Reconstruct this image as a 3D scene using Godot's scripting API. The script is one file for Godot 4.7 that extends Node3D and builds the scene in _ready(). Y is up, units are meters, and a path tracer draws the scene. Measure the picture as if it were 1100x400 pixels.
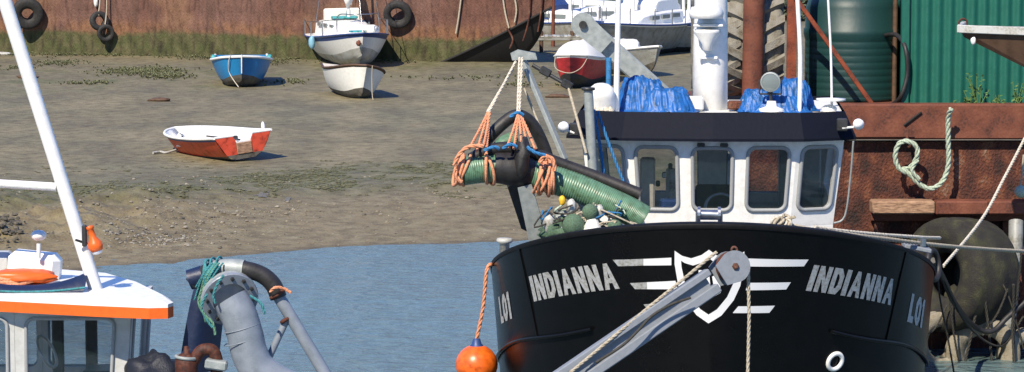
extends Node3D
# A muddy tidal creek at low water seen from a quay: fishing boats in the foreground, dinghies and an old barge on the mud.
# Units are metres, y is up, the water lies at y = 0 and the camera looks along -z.

const F := 3000.0                     # focal length in picture units (picture 1100 x 400)
const EYE := Vector3(0, 6, 0)
const SLOPE := 0.1                    # tangent of the camera's downward pitch

var st: SurfaceTool
var cur: Node3D
var fr := Transform3D()
var used := {}
var M := {}
var T := {}
var rng := RandomNumberGenerator.new()
var n_low := FastNoiseLite.new()
var n_mid := FastNoiseLite.new()
var n_hi := FastNoiseLite.new()

# ------------------------------------------------------------------ placing
func at(px: float, py: float, d: float) -> Vector3:
	var p := atan(SLOPE)
	var u := (px - 550.0) / F
	var v := (200.0 - py) / F
	var k := d / (cos(p) + v * sin(p))
	return EYE + k * Vector3(u, v * cos(p) - sin(p), -cos(p) - v * sin(p))

func A(px: float, py: float, d: float) -> Vector3:
	return fr.affine_inverse() * at(px, py, d)

func path(a: Array) -> PackedVector3Array:
	var r := PackedVector3Array()
	for q in a:
		r.append(A(q[0], q[1], q[2]))
	return r

func edge_of_water(x: float) -> float:
	var w := 49.8 + 0.3 * (x + 0.33)
	if x < -3.1:
		w = 48.97 + 0.7 * (x + 3.1)
	w += 0.28 * n_mid.get_noise_2d(x * 9.0, 3.0) + 0.10 * n_mid.get_noise_2d(x * 40.0, 9.0)
	return clampf(w, 30.0, 56.0)

func smooth01(a: float, b: float, x: float) -> float:
	var t := clampf((x - a) / (b - a), 0.0, 1.0)
	return t * t * (3.0 - 2.0 * t)

func ground(x: float, z: float) -> float:
	var d := -z
	var t := d - edge_of_water(x)
	var h := 0.0
	if t < 0.0:
		h = maxf(0.09 * t, -1.5)
	elif t < 8.0:
		h = 0.032 * t
	else:
		h = 0.256 + minf((t - 8.0) * 0.0035, 0.4)
	var rough := smooth01(0.0, 2.0, t)
	h += rough * 0.07 * n_low.get_noise_2d(x * 3.0, z * 1.6)
	h += rough * 0.020 * n_mid.get_noise_2d(x * 14.0, z * 8.0)
	h += (0.3 + 0.7 * rough) * 0.006 * n_mid.get_noise_2d(x * 60.0, z * 40.0)
	var bank := smooth01(-3.5, -9.0, x) * smooth01(2.0, 4.5, t) * smooth01(12.0, 7.5, t)
	h += bank * (0.22 + 0.28 * n_mid.get_noise_2d(x * 30.0 + 50.0, z * 22.0) + 0.10 * n_hi.get_noise_2d(x * 60.0, z * 60.0))
	# low ragged shelf where weed grows
	var band := smooth01(7.0, 8.2, t) * smooth01(13.5, 12.0, t)
	h += band * (0.05 + 0.07 * n_hi.get_noise_2d(x * 12.0, z * 9.0))
	return h

func gat(px: float, py: float) -> Vector3:
	var d := 60.0
	for k in 12:
		var p := at(px, py, d)
		var h := ground(p.x, -d)
		var q := at(px, py, 1.0) - EYE
		d = (h - EYE.y) / q.y
	var r := at(px, py, d)
	r.y = ground(r.x, r.z)
	return r

# ------------------------------------------------------------------ things and parts
func numbered(called: String) -> String:
	if not used.has(called):
		used[called] = 0
		return called
	used[called] += 1
	return "%s_%03d" % [called, used[called]]

func thing(called: String, label: String, category: String, where: Vector3, yaw := 0.0, group := "") -> Node3D:
	var o := Node3D.new()
	o.name = numbered(called)
	add_child(o)
	o.position = where
	o.rotation.y = yaw
	o.set_meta("label", label)
	o.set_meta("category", category)
	if group != "":
		o.set_meta("group", group)
	cur = o
	fr = o.transform
	begin()
	return o

func begin() -> void:
	st = SurfaceTool.new()
	st.begin(Mesh.PRIMITIVE_TRIANGLES)

func part(called: String, m: Material, parent: Node3D = null) -> MeshInstance3D:
	st.generate_normals()
	var o := MeshInstance3D.new()
	o.name = called
	o.mesh = st.commit()
	o.material_override = m
	(parent if parent else cur).add_child(o, true)
	begin()
	return o

func setting(called: String, m: Material, kind := "structure") -> MeshInstance3D:
	st.generate_normals()
	var o := MeshInstance3D.new()
	o.name = numbered(called)
	o.mesh = st.commit()
	o.material_override = m
	add_child(o)
	o.set_meta("kind", kind)
	begin()
	return o

# ------------------------------------------------------------------ shapes
func tri(a: Vector3, b: Vector3, c: Vector3, sg := -1) -> void:
	st.set_smooth_group(sg)
	st.add_vertex(a)
	st.set_smooth_group(sg)
	st.add_vertex(b)
	st.set_smooth_group(sg)
	st.add_vertex(c)

func quad(a: Vector3, b: Vector3, c: Vector3, d: Vector3, sg := -1) -> void:
	tri(a, b, c, sg)
	tri(a, c, d, sg)

func box(c: Vector3, s: Vector3, b := Basis.IDENTITY, ch := 0.012) -> void:
	# a box with chamfered edges
	var h := s * 0.5
	var k := minf(ch, minf(h.x, minf(h.y, h.z)) * 0.45)
	for axis in 3:
		var u := (axis + 1) % 3
		var v := (axis + 2) % 3
		for sg in [-1.0, 1.0]:
			var q := []
			for e in [[-1, -1], [1, -1], [1, 1], [-1, 1]]:
				var p := Vector3.ZERO
				p[axis] = h[axis] * sg
				p[u] = (h[u] - k) * e[0]
				p[v] = (h[v] - k) * e[1]
				q.append(c + b * p)
			if sg > 0:
				quad(q[3], q[2], q[1], q[0])
			else:
				quad(q[0], q[1], q[2], q[3])
	for axis in 3:
		var u := (axis + 1) % 3
		var v := (axis + 2) % 3
		for su in [-1.0, 1.0]:
			for sv in [-1.0, 1.0]:
				var q := []
				for e in [[-1, 0], [1, 0], [1, 1], [-1, 1]]:
					var p := Vector3.ZERO
					p[axis] = (h[axis] - k) * e[0]
					p[u] = (h[u] - (k if e[1] == 1 else 0.0)) * su
					p[v] = (h[v] - (0.0 if e[1] == 1 else k)) * sv
					q.append(c + b * p)
				if su * sv > 0:
					quad(q[0], q[1], q[2], q[3])
				else:
					quad(q[3], q[2], q[1], q[0])
	for sx in [-1.0, 1.0]:
		for sy in [-1.0, 1.0]:
			for sz in [-1.0, 1.0]:
				var a := c + b * Vector3(h.x * sx, (h.y - k) * sy, (h.z - k) * sz)
				var d := c + b * Vector3((h.x - k) * sx, h.y * sy, (h.z - k) * sz)
				var e := c + b * Vector3((h.x - k) * sx, (h.y - k) * sy, h.z * sz)
				if sx * sy * sz > 0:
					tri(a, e, d)
				else:
					tri(a, d, e)

func along(a: Vector3, b: Vector3, up := Vector3.UP) -> Basis:
	# a basis whose z runs from a to b
	var z := (b - a).normalized()
	if absf(z.dot(up)) > 0.98:
		up = Vector3.FORWARD
	var x := up.cross(z).normalized()
	return Basis(x, z.cross(x), z)

func beam(a: Vector3, b: Vector3, w: float, h: float, up := Vector3.UP, ch := 0.008) -> void:
	box((a + b) * 0.5, Vector3(w, h, a.distance_to(b)), along(a, b, up), ch)

func tube(p: PackedVector3Array, r, sides := 10, caps := true, closed := false) -> void:
	# r: one radius or one for each point
	var n := p.size()
	var rings := []
	var side := Vector3.ZERO
	for i in n:
		var t := Vector3.ZERO
		if closed:
			t = (p[(i + 1) % n] - p[(i + n - 1) % n]).normalized()
		else:
			t = (p[mini(i + 1, n - 1)] - p[maxi(i - 1, 0)]).normalized()
		if i == 0:
			side = t.cross(Vector3.UP if absf(t.y) < 0.9 else Vector3.RIGHT).normalized()
		else:
			side = (side - t * side.dot(t)).normalized()
		var up := t.cross(side)
		var rad: float = r[i] if r is Array or r is PackedFloat32Array else r
		var ring := PackedVector3Array()
		for k in sides:
			var a := TAU * k / sides
			ring.append(p[i] + (side * cos(a) + up * sin(a)) * rad)
		rings.append(ring)
	var last := n if closed else n - 1
	for i in last:
		var a: PackedVector3Array = rings[i]
		var b: PackedVector3Array = rings[(i + 1) % n]
		var shift := 0
		if closed and i == n - 1:
			var best := 1e9
			for k in sides:
				var dd := a[0].distance_to(b[k])
				if dd < best:
					best = dd
					shift = k
		for k in sides:
			quad(a[k], a[(k + 1) % sides], b[(k + 1 + shift) % sides], b[(k + shift) % sides], 1)
	if caps and not closed:
		for e in [0, n - 1]:
			var ring: PackedVector3Array = rings[e]
			for k in sides:
				if e == 0:
					tri(p[e], ring[(k + 1) % sides], ring[k])
				else:
					tri(p[e], ring[k], ring[(k + 1) % sides])

func rod(a: Vector3, b: Vector3, r: float, sides := 10, r2 := -1.0) -> void:
	tube(PackedVector3Array([a, b]), [r, r2 if r2 > 0.0 else r], sides)

func curve(a: PackedVector3Array, per := 6, closed := false) -> PackedVector3Array:
	var r := PackedVector3Array()
	var n := a.size()
	var last := n if closed else n - 1
	for i in last:
		var p0 := a[(i - 1 + n) % n] if closed else a[maxi(i - 1, 0)]
		var p1 := a[i]
		var p2 := a[(i + 1) % n]
		var p3 := a[(i + 2) % n] if closed else a[mini(i + 2, n - 1)]
		for k in per:
			var t := float(k) / per
			r.append(0.5 * ((2.0 * p1) + (p2 - p0) * t + (2.0 * p0 - 5.0 * p1 + 4.0 * p2 - p3) * t * t + (3.0 * p1 - p0 - 3.0 * p2 + p3) * t * t * t))
	if not closed:
		r.append(a[n - 1])
	return r

func hang(a: Vector3, b: Vector3, sag: float, n := 14) -> PackedVector3Array:
	var r := PackedVector3Array()
	for i in n + 1:
		var t := float(i) / n
		r.append(a.lerp(b, t) + Vector3.DOWN * sag * 4.0 * t * (1.0 - t))
	return r

func rope(p: PackedVector3Array, r: float, closed := false, lay := 5.0) -> void:
	# three strands laid round each other
	var q := PackedVector3Array()
	var n := p.size()
	for i in (n if closed else n - 1):
		var a := p[i]
		var b := p[(i + 1) % n]
		var m := maxi(1, int(ceil(a.distance_to(b) / (r * 1.1))))
		for k in m:
			q.append(a.lerp(b, float(k) / m))
	if not closed:
		q.append(p[n - 1])
	for s in 3:
		var o := PackedVector3Array()
		var run := 0.0
		var side := Vector3.ZERO
		for i in q.size():
			var t := (q[mini(i + 1, q.size() - 1)] - q[maxi(i - 1, 0)]).normalized()
			if i == 0:
				side = t.cross(Vector3.UP if absf(t.y) < 0.9 else Vector3.RIGHT).normalized()
			else:
				side = (side - t * side.dot(t)).normalized()
				run += q[i].distance_to(q[i - 1])
			var g := run / (r * lay) * TAU * 0.5 + s * TAU / 3.0
			o.append(q[i] + (side * cos(g) + t.cross(side) * sin(g)) * r * 0.5)
		tube(o, r * 0.56, 5)

func lathe(prof: Array, xf: Transform3D, sides := 24, closed := false, sg := 1) -> void:
	# prof: Vector2(radius, height along local y)
	var n := prof.size()
	for i in (n if closed else n - 1):
		var a: Vector2 = prof[i]
		var b: Vector2 = prof[(i + 1) % n]
		for k in sides:
			var g0 := TAU * k / sides
			var g1 := TAU * (k + 1) / sides
			var d0 := Vector3(cos(g0), 0, sin(g0))
			var d1 := Vector3(cos(g1), 0, sin(g1))
			var p0 := xf * (d0 * a.x + Vector3.UP * a.y)
			var p1 := xf * (d1 * a.x + Vector3.UP * a.y)
			var p2 := xf * (d1 * b.x + Vector3.UP * b.y)
			var p3 := xf * (d0 * b.x + Vector3.UP * b.y)
			if a.x < 1e-5:
				tri(p0, p2, p3, sg)
			elif b.x < 1e-5:
				tri(p0, p1, p2, sg)
			else:
				quad(p0, p1, p2, p3, sg)

func aim(c: Vector3, dir: Vector3) -> Transform3D:
	# y runs along dir
	var y := dir.normalized()
	var x := y.cross(Vector3.UP if absf(y.y) < 0.95 else Vector3.RIGHT).normalized()
	return Transform3D(Basis(x, y, x.cross(y)), c)

func loft(rows: Array, sg := 1, closed := false) -> void:
	for i in rows.size() - 1:
		var a: PackedVector3Array = rows[i]
		var b: PackedVector3Array = rows[i + 1]
		var n := a.size()
		for k in (n if closed else n - 1):
			quad(a[k], a[(k + 1) % n], b[(k + 1) % n], b[k], sg)

func prism(poly: Array, xf: Transform3D, depth: float) -> void:
	# poly: Vector2 in the plane z = 0 of xf, thickness along local z
	var pts := PackedVector2Array(poly)
	var idx := Geometry2D.triangulate_polygon(pts)
	var f := PackedVector3Array()
	var g := PackedVector3Array()
	for p in pts:
		f.append(xf * Vector3(p.x, p.y, depth * 0.5))
		g.append(xf * Vector3(p.x, p.y, -depth * 0.5))
	for i in range(0, idx.size(), 3):
		tri(f[idx[i]], f[idx[i + 1]], f[idx[i + 2]])
		tri(g[idx[i]], g[idx[i + 2]], g[idx[i + 1]])
	var n := pts.size()
	for i in n:
		quad(f[i], g[i], g[(i + 1) % n], f[(i + 1) % n])

func blob(c: Vector3, size: Vector3, amp: float, freq: float, sd: int, b := Basis.IDENTITY, nu := 22, nv := 14, floor_y := -9.0, ridged := false, sg := 1) -> void:
	var n := FastNoiseLite.new()
	n.seed = sd
	n.frequency = freq
	n.fractal_octaves = 3
	if ridged:
		n.fractal_type = FastNoiseLite.FRACTAL_RIDGED
	var rows := []
	for j in nv + 1:
		var row := PackedVector3Array()
		var g := PI * j / nv
		for i in nu:
			var f := TAU * i / nu
			var dir := Vector3(sin(g) * cos(f), cos(g), sin(g) * sin(f))
			var r := 1.0 + amp * n.get_noise_3dv(dir)
			var p := dir * r
			p.y = maxf(p.y, floor_y)
			row.append(c + b * (p * size))
		rows.append(row)
	loft(rows, sg, true)

func ball(c: Vector3, r: float, b := Basis.IDENTITY, s := Vector3.ONE) -> void:
	blob(c, s * r, 0.0, 1.0, 1, b, 18, 12)

func pipe_ring(c: Vector3, axis: Vector3, R: float, r: float, n := 26, k := 8) -> void:
	var prof := []
	for i in k:
		var a := TAU * i / k
		prof.append(Vector2(R + r * cos(a), r * sin(a)))
	lathe(prof, aim(c, axis), n, true)

# ------------------------------------------------------------------ materials
func lin(r: float, g: float, b: float) -> Color:
	return Color(r, g, b).linear_to_srgb()

func noise_image(sd: int, size: int, freq: float, oct: int, kind := FastNoiseLite.TYPE_SIMPLEX_SMOOTH, frac := FastNoiseLite.FRACTAL_FBM) -> Image:
	var n := FastNoiseLite.new()
	n.seed = sd
	n.noise_type = kind
	n.frequency = freq
	n.fractal_octaves = oct
	n.fractal_type = frac
	return n.get_seamless_image(size, size)

func ramp(img: Image, stops: Array, img2: Image = null, mix2 := 0.0) -> ImageTexture:
	# stops: [position, Color]
	var n := img.get_width()
	var lut := []
	for i in 256:
		var v := i / 255.0
		var c: Color = stops[0][1]
		for s in stops.size() - 1:
			if v >= stops[s][0]:
				c = (stops[s][1] as Color).lerp(stops[s + 1][1], clampf((v - stops[s][0]) / (stops[s + 1][0] - stops[s][0]), 0.0, 1.0))
		lut.append(c)
	var out := Image.create(n, n, true, Image.FORMAT_RGB8)
	for y in n:
		for x in n:
			var v := img.get_pixel(x, y).r
			if img2:
				v = clampf(v + (img2.get_pixel(x, y).r - 0.5) * mix2, 0.0, 1.0)
			out.set_pixel(x, y, lut[int(v * 255.0)])
	out.generate_mipmaps()
	return ImageTexture.create_from_image(out)

func bumps(img: Image, strength: float) -> ImageTexture:
	var i := img.duplicate() as Image
	i.convert(Image.FORMAT_RGBA8)
	i.bump_map_to_normal_map(strength)
	i.generate_mipmaps()
	return ImageTexture.create_from_image(i)

func mat(c: Color, rough: float, metal := 0.0, tex: Texture2D = null, scale := Vector3.ONE, nrm: Texture2D = null, nrm_scale := 0.5) -> StandardMaterial3D:
	var m := StandardMaterial3D.new()
	m.albedo_color = c
	m.roughness = rough
	m.metallic = metal
	m.cull_mode = BaseMaterial3D.CULL_DISABLED
	if tex or nrm:
		m.uv1_triplanar = true
		m.uv1_scale = scale
	if tex:
		m.albedo_texture = tex
	if nrm:
		m.normal_enabled = true
		m.normal_texture = nrm
		m.normal_scale = nrm_scale
	return m

func dull(m: StandardMaterial3D, spec: float) -> StandardMaterial3D:
	m.metallic_specular = spec
	return m

func make_materials() -> void:
	var w := Color.WHITE
	var fine := noise_image(1, 512, 0.02, 5)
	var fine2 := noise_image(2, 512, 0.09, 4)
	var patch := noise_image(3, 512, 0.008, 6)
	T.fine = ramp(fine, [[0.0, Color(0.90, 0.90, 0.885)], [0.5, Color(0.965, 0.965, 0.96)], [1.0, w]], fine2, 0.5)
	T.dirty = ramp(patch, [[0.0, Color(0.50, 0.44, 0.36)], [0.28, Color(0.78, 0.75, 0.68)], [0.5, Color(0.95, 0.94, 0.92)], [1.0, w]], fine2, 0.5)
	T.rust = ramp(patch, [[0.0, Color(0.15, 0.10, 0.085)], [0.28, Color(0.27, 0.15, 0.115)], [0.45, Color(0.36, 0.20, 0.145)], [0.6, Color(0.40, 0.22, 0.155)], [0.72, Color(0.50, 0.30, 0.19)], [0.82, Color(0.46, 0.32, 0.25)], [1.0, Color(0.62, 0.52, 0.46)]], fine2, 0.45)
	T.oxide = ramp(patch, [[0.0, Color(0.27, 0.15, 0.11)], [0.35, Color(0.44, 0.25, 0.18)], [0.6, Color(0.49, 0.28, 0.20)], [1.0, Color(0.55, 0.34, 0.25)]], fine2, 0.5)
	T.rustgrain = ramp(fine, [[0.0, Color(0.55, 0.5, 0.47)], [0.4, Color(0.85, 0.82, 0.8)], [1.0, w]], patch, 0.8)
	T.mud = ramp(noise_image(5, 1024, 0.012, 6), [[0.0, Color(0.70, 0.68, 0.63)], [0.35, Color(0.86, 0.84, 0.80)], [0.6, Color(0.94, 0.93, 0.91)], [1.0, w]], noise_image(6, 1024, 0.12, 3), 0.8)
	T.galv = ramp(patch, [[0.0, Color(0.76, 0.78, 0.78)], [0.5, Color(0.90, 0.91, 0.91)], [1.0, w]], fine2, 0.4)
	T.wood = ramp(fine, [[0.0, Color(0.45, 0.36, 0.30)], [0.5, Color(0.72, 0.60, 0.50)], [1.0, Color(0.86, 0.74, 0.64)]], fine2, 0.5)
	T.mossy = ramp(patch, [[0.0, Color(0.10, 0.10, 0.095)], [0.45, Color(0.19, 0.19, 0.18)], [0.6, Color(0.24, 0.24, 0.19)], [0.75, Color(0.24, 0.28, 0.14)], [1.0, Color(0.40, 0.38, 0.32)]], fine2, 0.6)
	var nfine := bumps(fine, 6.0)
	var nrough := bumps(fine2, 5.0)
	var nwater := bumps(noise_image(8, 1024, 0.012, 4), 14.0)
	var nmud := bumps(noise_image(9, 1024, 0.03, 5), 10.0)
	T.nfine = nfine
	T.nrough = nrough
	M.mud = mat(w, 0.75, 0.0, T.mud, Vector3.ONE * 0.16, nmud, 0.42)
	M.mud.uv1_world_triplanar = true
	M.mud.vertex_color_use_as_albedo = true
	M.water = mat(lin(0.098, 0.152, 0.156), 0.2, 0.0, null, Vector3(0.14, 0.14, 0.26), nwater, 1.3)
	M.water.uv1_world_triplanar = true
	M.pool = mat(lin(0.165, 0.152, 0.108), 0.5, 0.0, T.mud, Vector3.ONE * 0.4, nmud, 0.35)
	M.stone = mat(w, 0.85, 0.0, T.fine, Vector3.ONE * 2.0, nrough, 0.8)
	M.stone.vertex_color_use_as_albedo = true
	M.grass = mat(w, 0.7)
	M.grass.vertex_color_use_as_albedo = true
	M.barge = mat(w, 0.85, 0.0, T.rustgrain, Vector3(0.5, 0.16, 0.5), nrough, 0.5)
	M.barge.vertex_color_use_as_albedo = true
	M.tar = mat(lin(0.008, 0.008, 0.009), 0.75, 0.0, T.fine, Vector3.ONE * 0.6, nfine, 0.4)
	M.rust = mat(Color(0.84, 0.82, 0.80), 0.85, 0.0, T.rust, Vector3(0.55, 0.4, 0.55), nrough, 0.7)
	M.oxide = mat(Color(0.86, 0.84, 0.82), 0.75, 0.0, T.oxide, Vector3.ONE * 0.5, nfine, 0.35)
	M.oxide_orange = mat(Color(0.98, 0.80, 0.62), 0.7, 0.0, T.oxide, Vector3.ONE * 0.7, nfine, 0.3)
	M.rubber = mat(lin(0.028, 0.028, 0.029), 0.75, 0.0, T.dirty, Vector3.ONE * 1.5, nrough, 0.5)
	M.muddy_rubber = mat(lin(0.27, 0.25, 0.20), 0.9, 0.0, T.dirty, Vector3.ONE * 1.1, nrough, 0.8)
	M.grey_rubber = mat(lin(0.24, 0.23, 0.20), 0.9, 0.0, T.dirty, Vector3.ONE * 1.1, nrough, 0.8)
	M.weedy_rubber = mat(Color(0.80, 0.77, 0.78), 0.9, 0.0, T.mossy, Vector3.ONE * 0.9, nrough, 0.9)
	M.black_paint = dull(mat(lin(0.0052, 0.0054, 0.0062), 0.26, 0.0, T.galv, Vector3.ONE * 0.9, nfine, 0.06), 0.26)
	M.rail_black = dull(mat(lin(0.006, 0.0065, 0.008), 0.6, 0.0, T.dirty, Vector3.ONE * 2.0, nfine, 0.2), 0.3)
	M.black_paint.clearcoat_enabled = false
	M.navy = dull(mat(lin(0.006, 0.008, 0.016), 0.65, 0.0, T.fine, Vector3.ONE * 1.2, nfine, 0.2), 0.22)
	M.white = mat(lin(0.80, 0.80, 0.78), 0.35, 0.0, T.fine, Vector3.ONE * 0.9)
	M.old_white = mat(lin(0.74, 0.74, 0.70), 0.55, 0.0, T.fine, Vector3.ONE * 0.8, nfine, 0.15)
	M.cabin_grey = mat(lin(0.50, 0.51, 0.50), 0.5, 0.0, T.fine, Vector3.ONE * 0.9)
	M.sign_white = mat(lin(0.80, 0.80, 0.80), 0.5)
	M.sign_silver = mat(lin(0.44, 0.46, 0.48), 0.5, 0.0, T.dirty, Vector3.ONE * 5.0)
	M.grey_paint = dull(mat(lin(0.215, 0.24, 0.275), 0.65, 0.0, T.fine, Vector3.ONE * 1.6, nfine, 0.15), 0.3)
	M.pipe_grey = mat(lin(0.25, 0.28, 0.325), 0.35, 0.0, T.galv, Vector3.ONE * 1.5, nfine, 0.12)
	M.galv = mat(lin(0.36, 0.39, 0.38), 0.55, 0.2, T.galv, Vector3.ONE * 2.0, nfine, 0.2)
	M.steel = mat(lin(0.45, 0.46, 0.47), 0.3, 0.9, T.galv, Vector3.ONE * 2.0)
	M.dark_steel = mat(lin(0.03, 0.032, 0.035), 0.5, 0.0, T.dirty, Vector3.ONE * 2.0)
	M.gasket = mat(lin(0.30, 0.315, 0.325), 0.6, 0.0, T.fine, Vector3.ONE * 3.0)
	M.orange = mat(lin(0.78, 0.13, 0.012), 0.4, 0.0, T.fine, Vector3.ONE * 1.5)
	M.buoy = mat(lin(0.80, 0.14, 0.012), 0.35, 0.0, T.dirty, Vector3.ONE * 2.2, nfine, 0.1)
	M.orange_rope = mat(lin(0.74, 0.33, 0.19), 0.9, 0.0, T.dirty, Vector3.ONE * 9.0, nrough, 0.8)
	M.pale_rope = mat(lin(0.46, 0.42, 0.34), 0.9, 0.0, T.dirty, Vector3.ONE * 8.0)
	M.white_rope = mat(lin(0.66, 0.63, 0.56), 0.9, 0.0, T.dirty, Vector3.ONE * 8.0)
	M.green_rope = mat(lin(0.44, 0.54, 0.45), 0.9, 0.0, T.dirty, Vector3.ONE * 7.0)
	M.dark_rope = mat(lin(0.05, 0.048, 0.042), 0.9, 0.0, T.dirty, Vector3.ONE * 7.0)
	M.blue_rope = mat(lin(0.03, 0.20, 0.48), 0.8, 0.0, T.dirty, Vector3.ONE * 9.0)
	M.teal_rope = mat(lin(0.05, 0.26, 0.30), 0.85, 0.0, T.dirty, Vector3.ONE * 9.0)
	M.green_net = mat(lin(0.13, 0.30, 0.20), 0.85, 0.0, T.dirty, Vector3.ONE * 9.0)
	M.net_green = mat(lin(0.09, 0.165, 0.11), 0.85, 0.0, T.dirty, Vector3.ONE * 8.0, nrough, 0.9)
	M.hose_green = mat(lin(0.115, 0.235, 0.15), 0.4, 0.0, T.dirty, Vector3.ONE * 2.0, nfine, 0.15)
	M.hose_black = mat(lin(0.022, 0.021, 0.022), 0.55, 0.0, T.dirty, Vector3.ONE * 2.0, nfine, 0.25)
	M.tarp = mat(lin(0.012, 0.120, 0.42), 0.5, 0.0, T.dirty, Vector3.ONE * 2.0, nfine, 0.5)
	M.blue_sheet = mat(lin(0.006, 0.016, 0.055), 0.5, 0.0, T.fine, Vector3.ONE * 1.4, nfine, 0.3)
	M.dark_sheet = mat(lin(0.007, 0.010, 0.020), 0.6, 0.0, T.fine, Vector3.ONE * 1.4, nrough, 0.4)
	M.red = mat(lin(0.62, 0.075, 0.03), 0.45, 0.0, T.dirty, Vector3.ONE * 0.9)
	M.dark_red = mat(lin(0.50, 0.032, 0.038), 0.5, 0.0, T.dirty, Vector3.ONE * 0.9)
	M.blue = mat(lin(0.016, 0.20, 0.46), 0.4, 0.0, T.fine, Vector3.ONE * 0.9)
	M.deep_blue = mat(lin(0.022, 0.055, 0.19), 0.45, 0.0, T.fine, Vector3.ONE * 0.9)
	M.turquoise = mat(lin(0.06, 0.36, 0.40), 0.6, 0.0, T.dirty, Vector3.ONE)
	M.pale_blue = mat(lin(0.20, 0.42, 0.55), 0.5, 0.0, T.fine, Vector3.ONE)
	M.antifoul = mat(lin(0.11, 0.105, 0.09), 0.85, 0.0, T.dirty, Vector3.ONE * 1.2)
	M.grey_hull = mat(lin(0.27, 0.285, 0.28), 0.5, 0.0, T.dirty, Vector3.ONE * 0.5)
	M.pale_grey = mat(lin(0.48, 0.50, 0.50), 0.5, 0.0, T.dirty, Vector3.ONE * 0.6)
	M.brown = mat(lin(0.10, 0.055, 0.032), 0.7, 0.0, T.dirty, Vector3.ONE * 1.2)
	M.wood = mat(lin(0.62, 0.55, 0.48), 0.8, 0.0, T.wood, Vector3(0.6, 3.0, 3.0), nfine, 0.3)
	M.canvas = mat(lin(0.74, 0.73, 0.68), 0.85, 0.0, T.fine, Vector3.ONE * 2.0)
	M.container = mat(lin(0.006, 0.104, 0.072), 0.5, 0.0, T.fine, Vector3(0.9, 0.35, 0.9), nfine, 0.15)
	M.tank = mat(lin(0.006, 0.038, 0.038), 0.5, 0.0, T.fine, Vector3.ONE, nfine, 0.1)
	M.yellow = mat(lin(0.75, 0.45, 0.02), 0.5, 0.0, T.fine, Vector3.ONE * 3.0)
	M.brass = mat(lin(0.50, 0.36, 0.26), 0.7, 0.0, T.rust, Vector3.ONE * 5.0)
	M.interior = mat(lin(0.3, 0.3, 0.28), 0.7, 0.0, T.fine, Vector3.ONE)
	M.cream = mat(lin(0.50, 0.48, 0.42), 0.6, 0.0, T.fine, Vector3.ONE)
	M.lens = mat(lin(0.16, 0.19, 0.19), 0.08, 0.0)
	M.lamp_white = mat(lin(0.78, 0.79, 0.80), 0.15)
	M.glass = mat(Color(0.16, 0.22, 0.22, 0.26), 0.03)
	M.glass.transparency = BaseMaterial3D.TRANSPARENCY_ALPHA

# ------------------------------------------------------------------ walls with windows
func bil(c: Array, u: float, v: float) -> Vector3:
	# c: lower left, lower right, upper right, upper left
	return (c[0] as Vector3).lerp(c[1], u).lerp((c[3] as Vector3).lerp(c[2], u), v)

func rounded(u0: float, v0: float, u1: float, v1: float, ru: float, rv: float, n := 5) -> Array:
	var r := []
	for q in [[u1 - ru, v1 - rv, 0], [u0 + ru, v1 - rv, 1], [u0 + ru, v0 + rv, 2], [u1 - ru, v0 + rv, 3]]:
		for k in n + 1:
			var a: float = (q[2] + float(k) / n) * PI / 2.0
			r.append(Vector2(q[0] + cos(a) * ru, q[1] + sin(a) * rv))
	return r

func window_panel(c: Array, thick: float, w: Array, wall: Material, frame: Material, radius := 0.07, wall_called := "wall_panel", gap := 0.035) -> void:
	# one panel of wall with one rounded window; w: u0, v0, u1, v1
	var wu := ((c[1] as Vector3) - (c[0] as Vector3)).length()
	var wv := ((c[3] as Vector3) - (c[0] as Vector3)).length()
	var nrm := ((c[1] as Vector3) - (c[0] as Vector3)).cross((c[3] as Vector3) - (c[0] as Vector3)).normalized()
	var hole := rounded(w[0], w[1], w[2], w[3], radius / wu, radius / wv)
	var n := hole.size()
	var outer := []
	for i in n:
		var q: Vector2 = hole[i]
		var k := i / 6
		var inside := i % 6
		var o := Vector2.ZERO
		# spread the corner points of the hole over the two sides next to the panel's corner
		var cx := 1.0 if k == 0 or k == 3 else 0.0
		var cy := 1.0 if k < 2 else 0.0
		if inside == 2 or inside == 3:
			o = Vector2(cx, cy)
		elif (inside < 2) == (k % 2 == 0):
			o = Vector2(cx, q.y)
		else:
			o = Vector2(q.x, cy)
		outer.append(o)
	for s in [0.0, -thick]:
		for i in n:
			var j := (i + 1) % n
			quad(bil(c, outer[i].x, outer[i].y) + nrm * s, bil(c, outer[j].x, outer[j].y) + nrm * s, bil(c, hole[j].x, hole[j].y) + nrm * s, bil(c, hole[i].x, hole[i].y) + nrm * s)
	for i in n:
		var j := (i + 1) % n
		quad(bil(c, hole[i].x, hole[i].y), bil(c, hole[j].x, hole[j].y), bil(c, hole[j].x, hole[j].y) - nrm * thick, bil(c, hole[i].x, hole[i].y) - nrm * thick)
		quad(bil(c, outer[i].x, outer[i].y), bil(c, outer[j].x, outer[j].y), bil(c, outer[j].x, outer[j].y) - nrm * thick, bil(c, outer[i].x, outer[i].y) - nrm * thick)
	part(wall_called, wall)
	var ring := PackedVector3Array()
	for q in hole:
		ring.append(bil(c, q.x, q.y) + nrm * 0.006)
	tube(ring, gap * 0.5, 6, false, true)
	var fo := part("window", frame)
	var mid := Vector2((w[0] + w[2]) * 0.5, (w[1] + w[3]) * 0.5)
	for i in n:
		var j := (i + 1) % n
		tri(bil(c, mid.x, mid.y) - nrm * thick * 0.4, bil(c, hole[i].x, hole[i].y) - nrm * thick * 0.4, bil(c, hole[j].x, hole[j].y) - nrm * thick * 0.4)
	part("pane", M.glass, fo)

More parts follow.
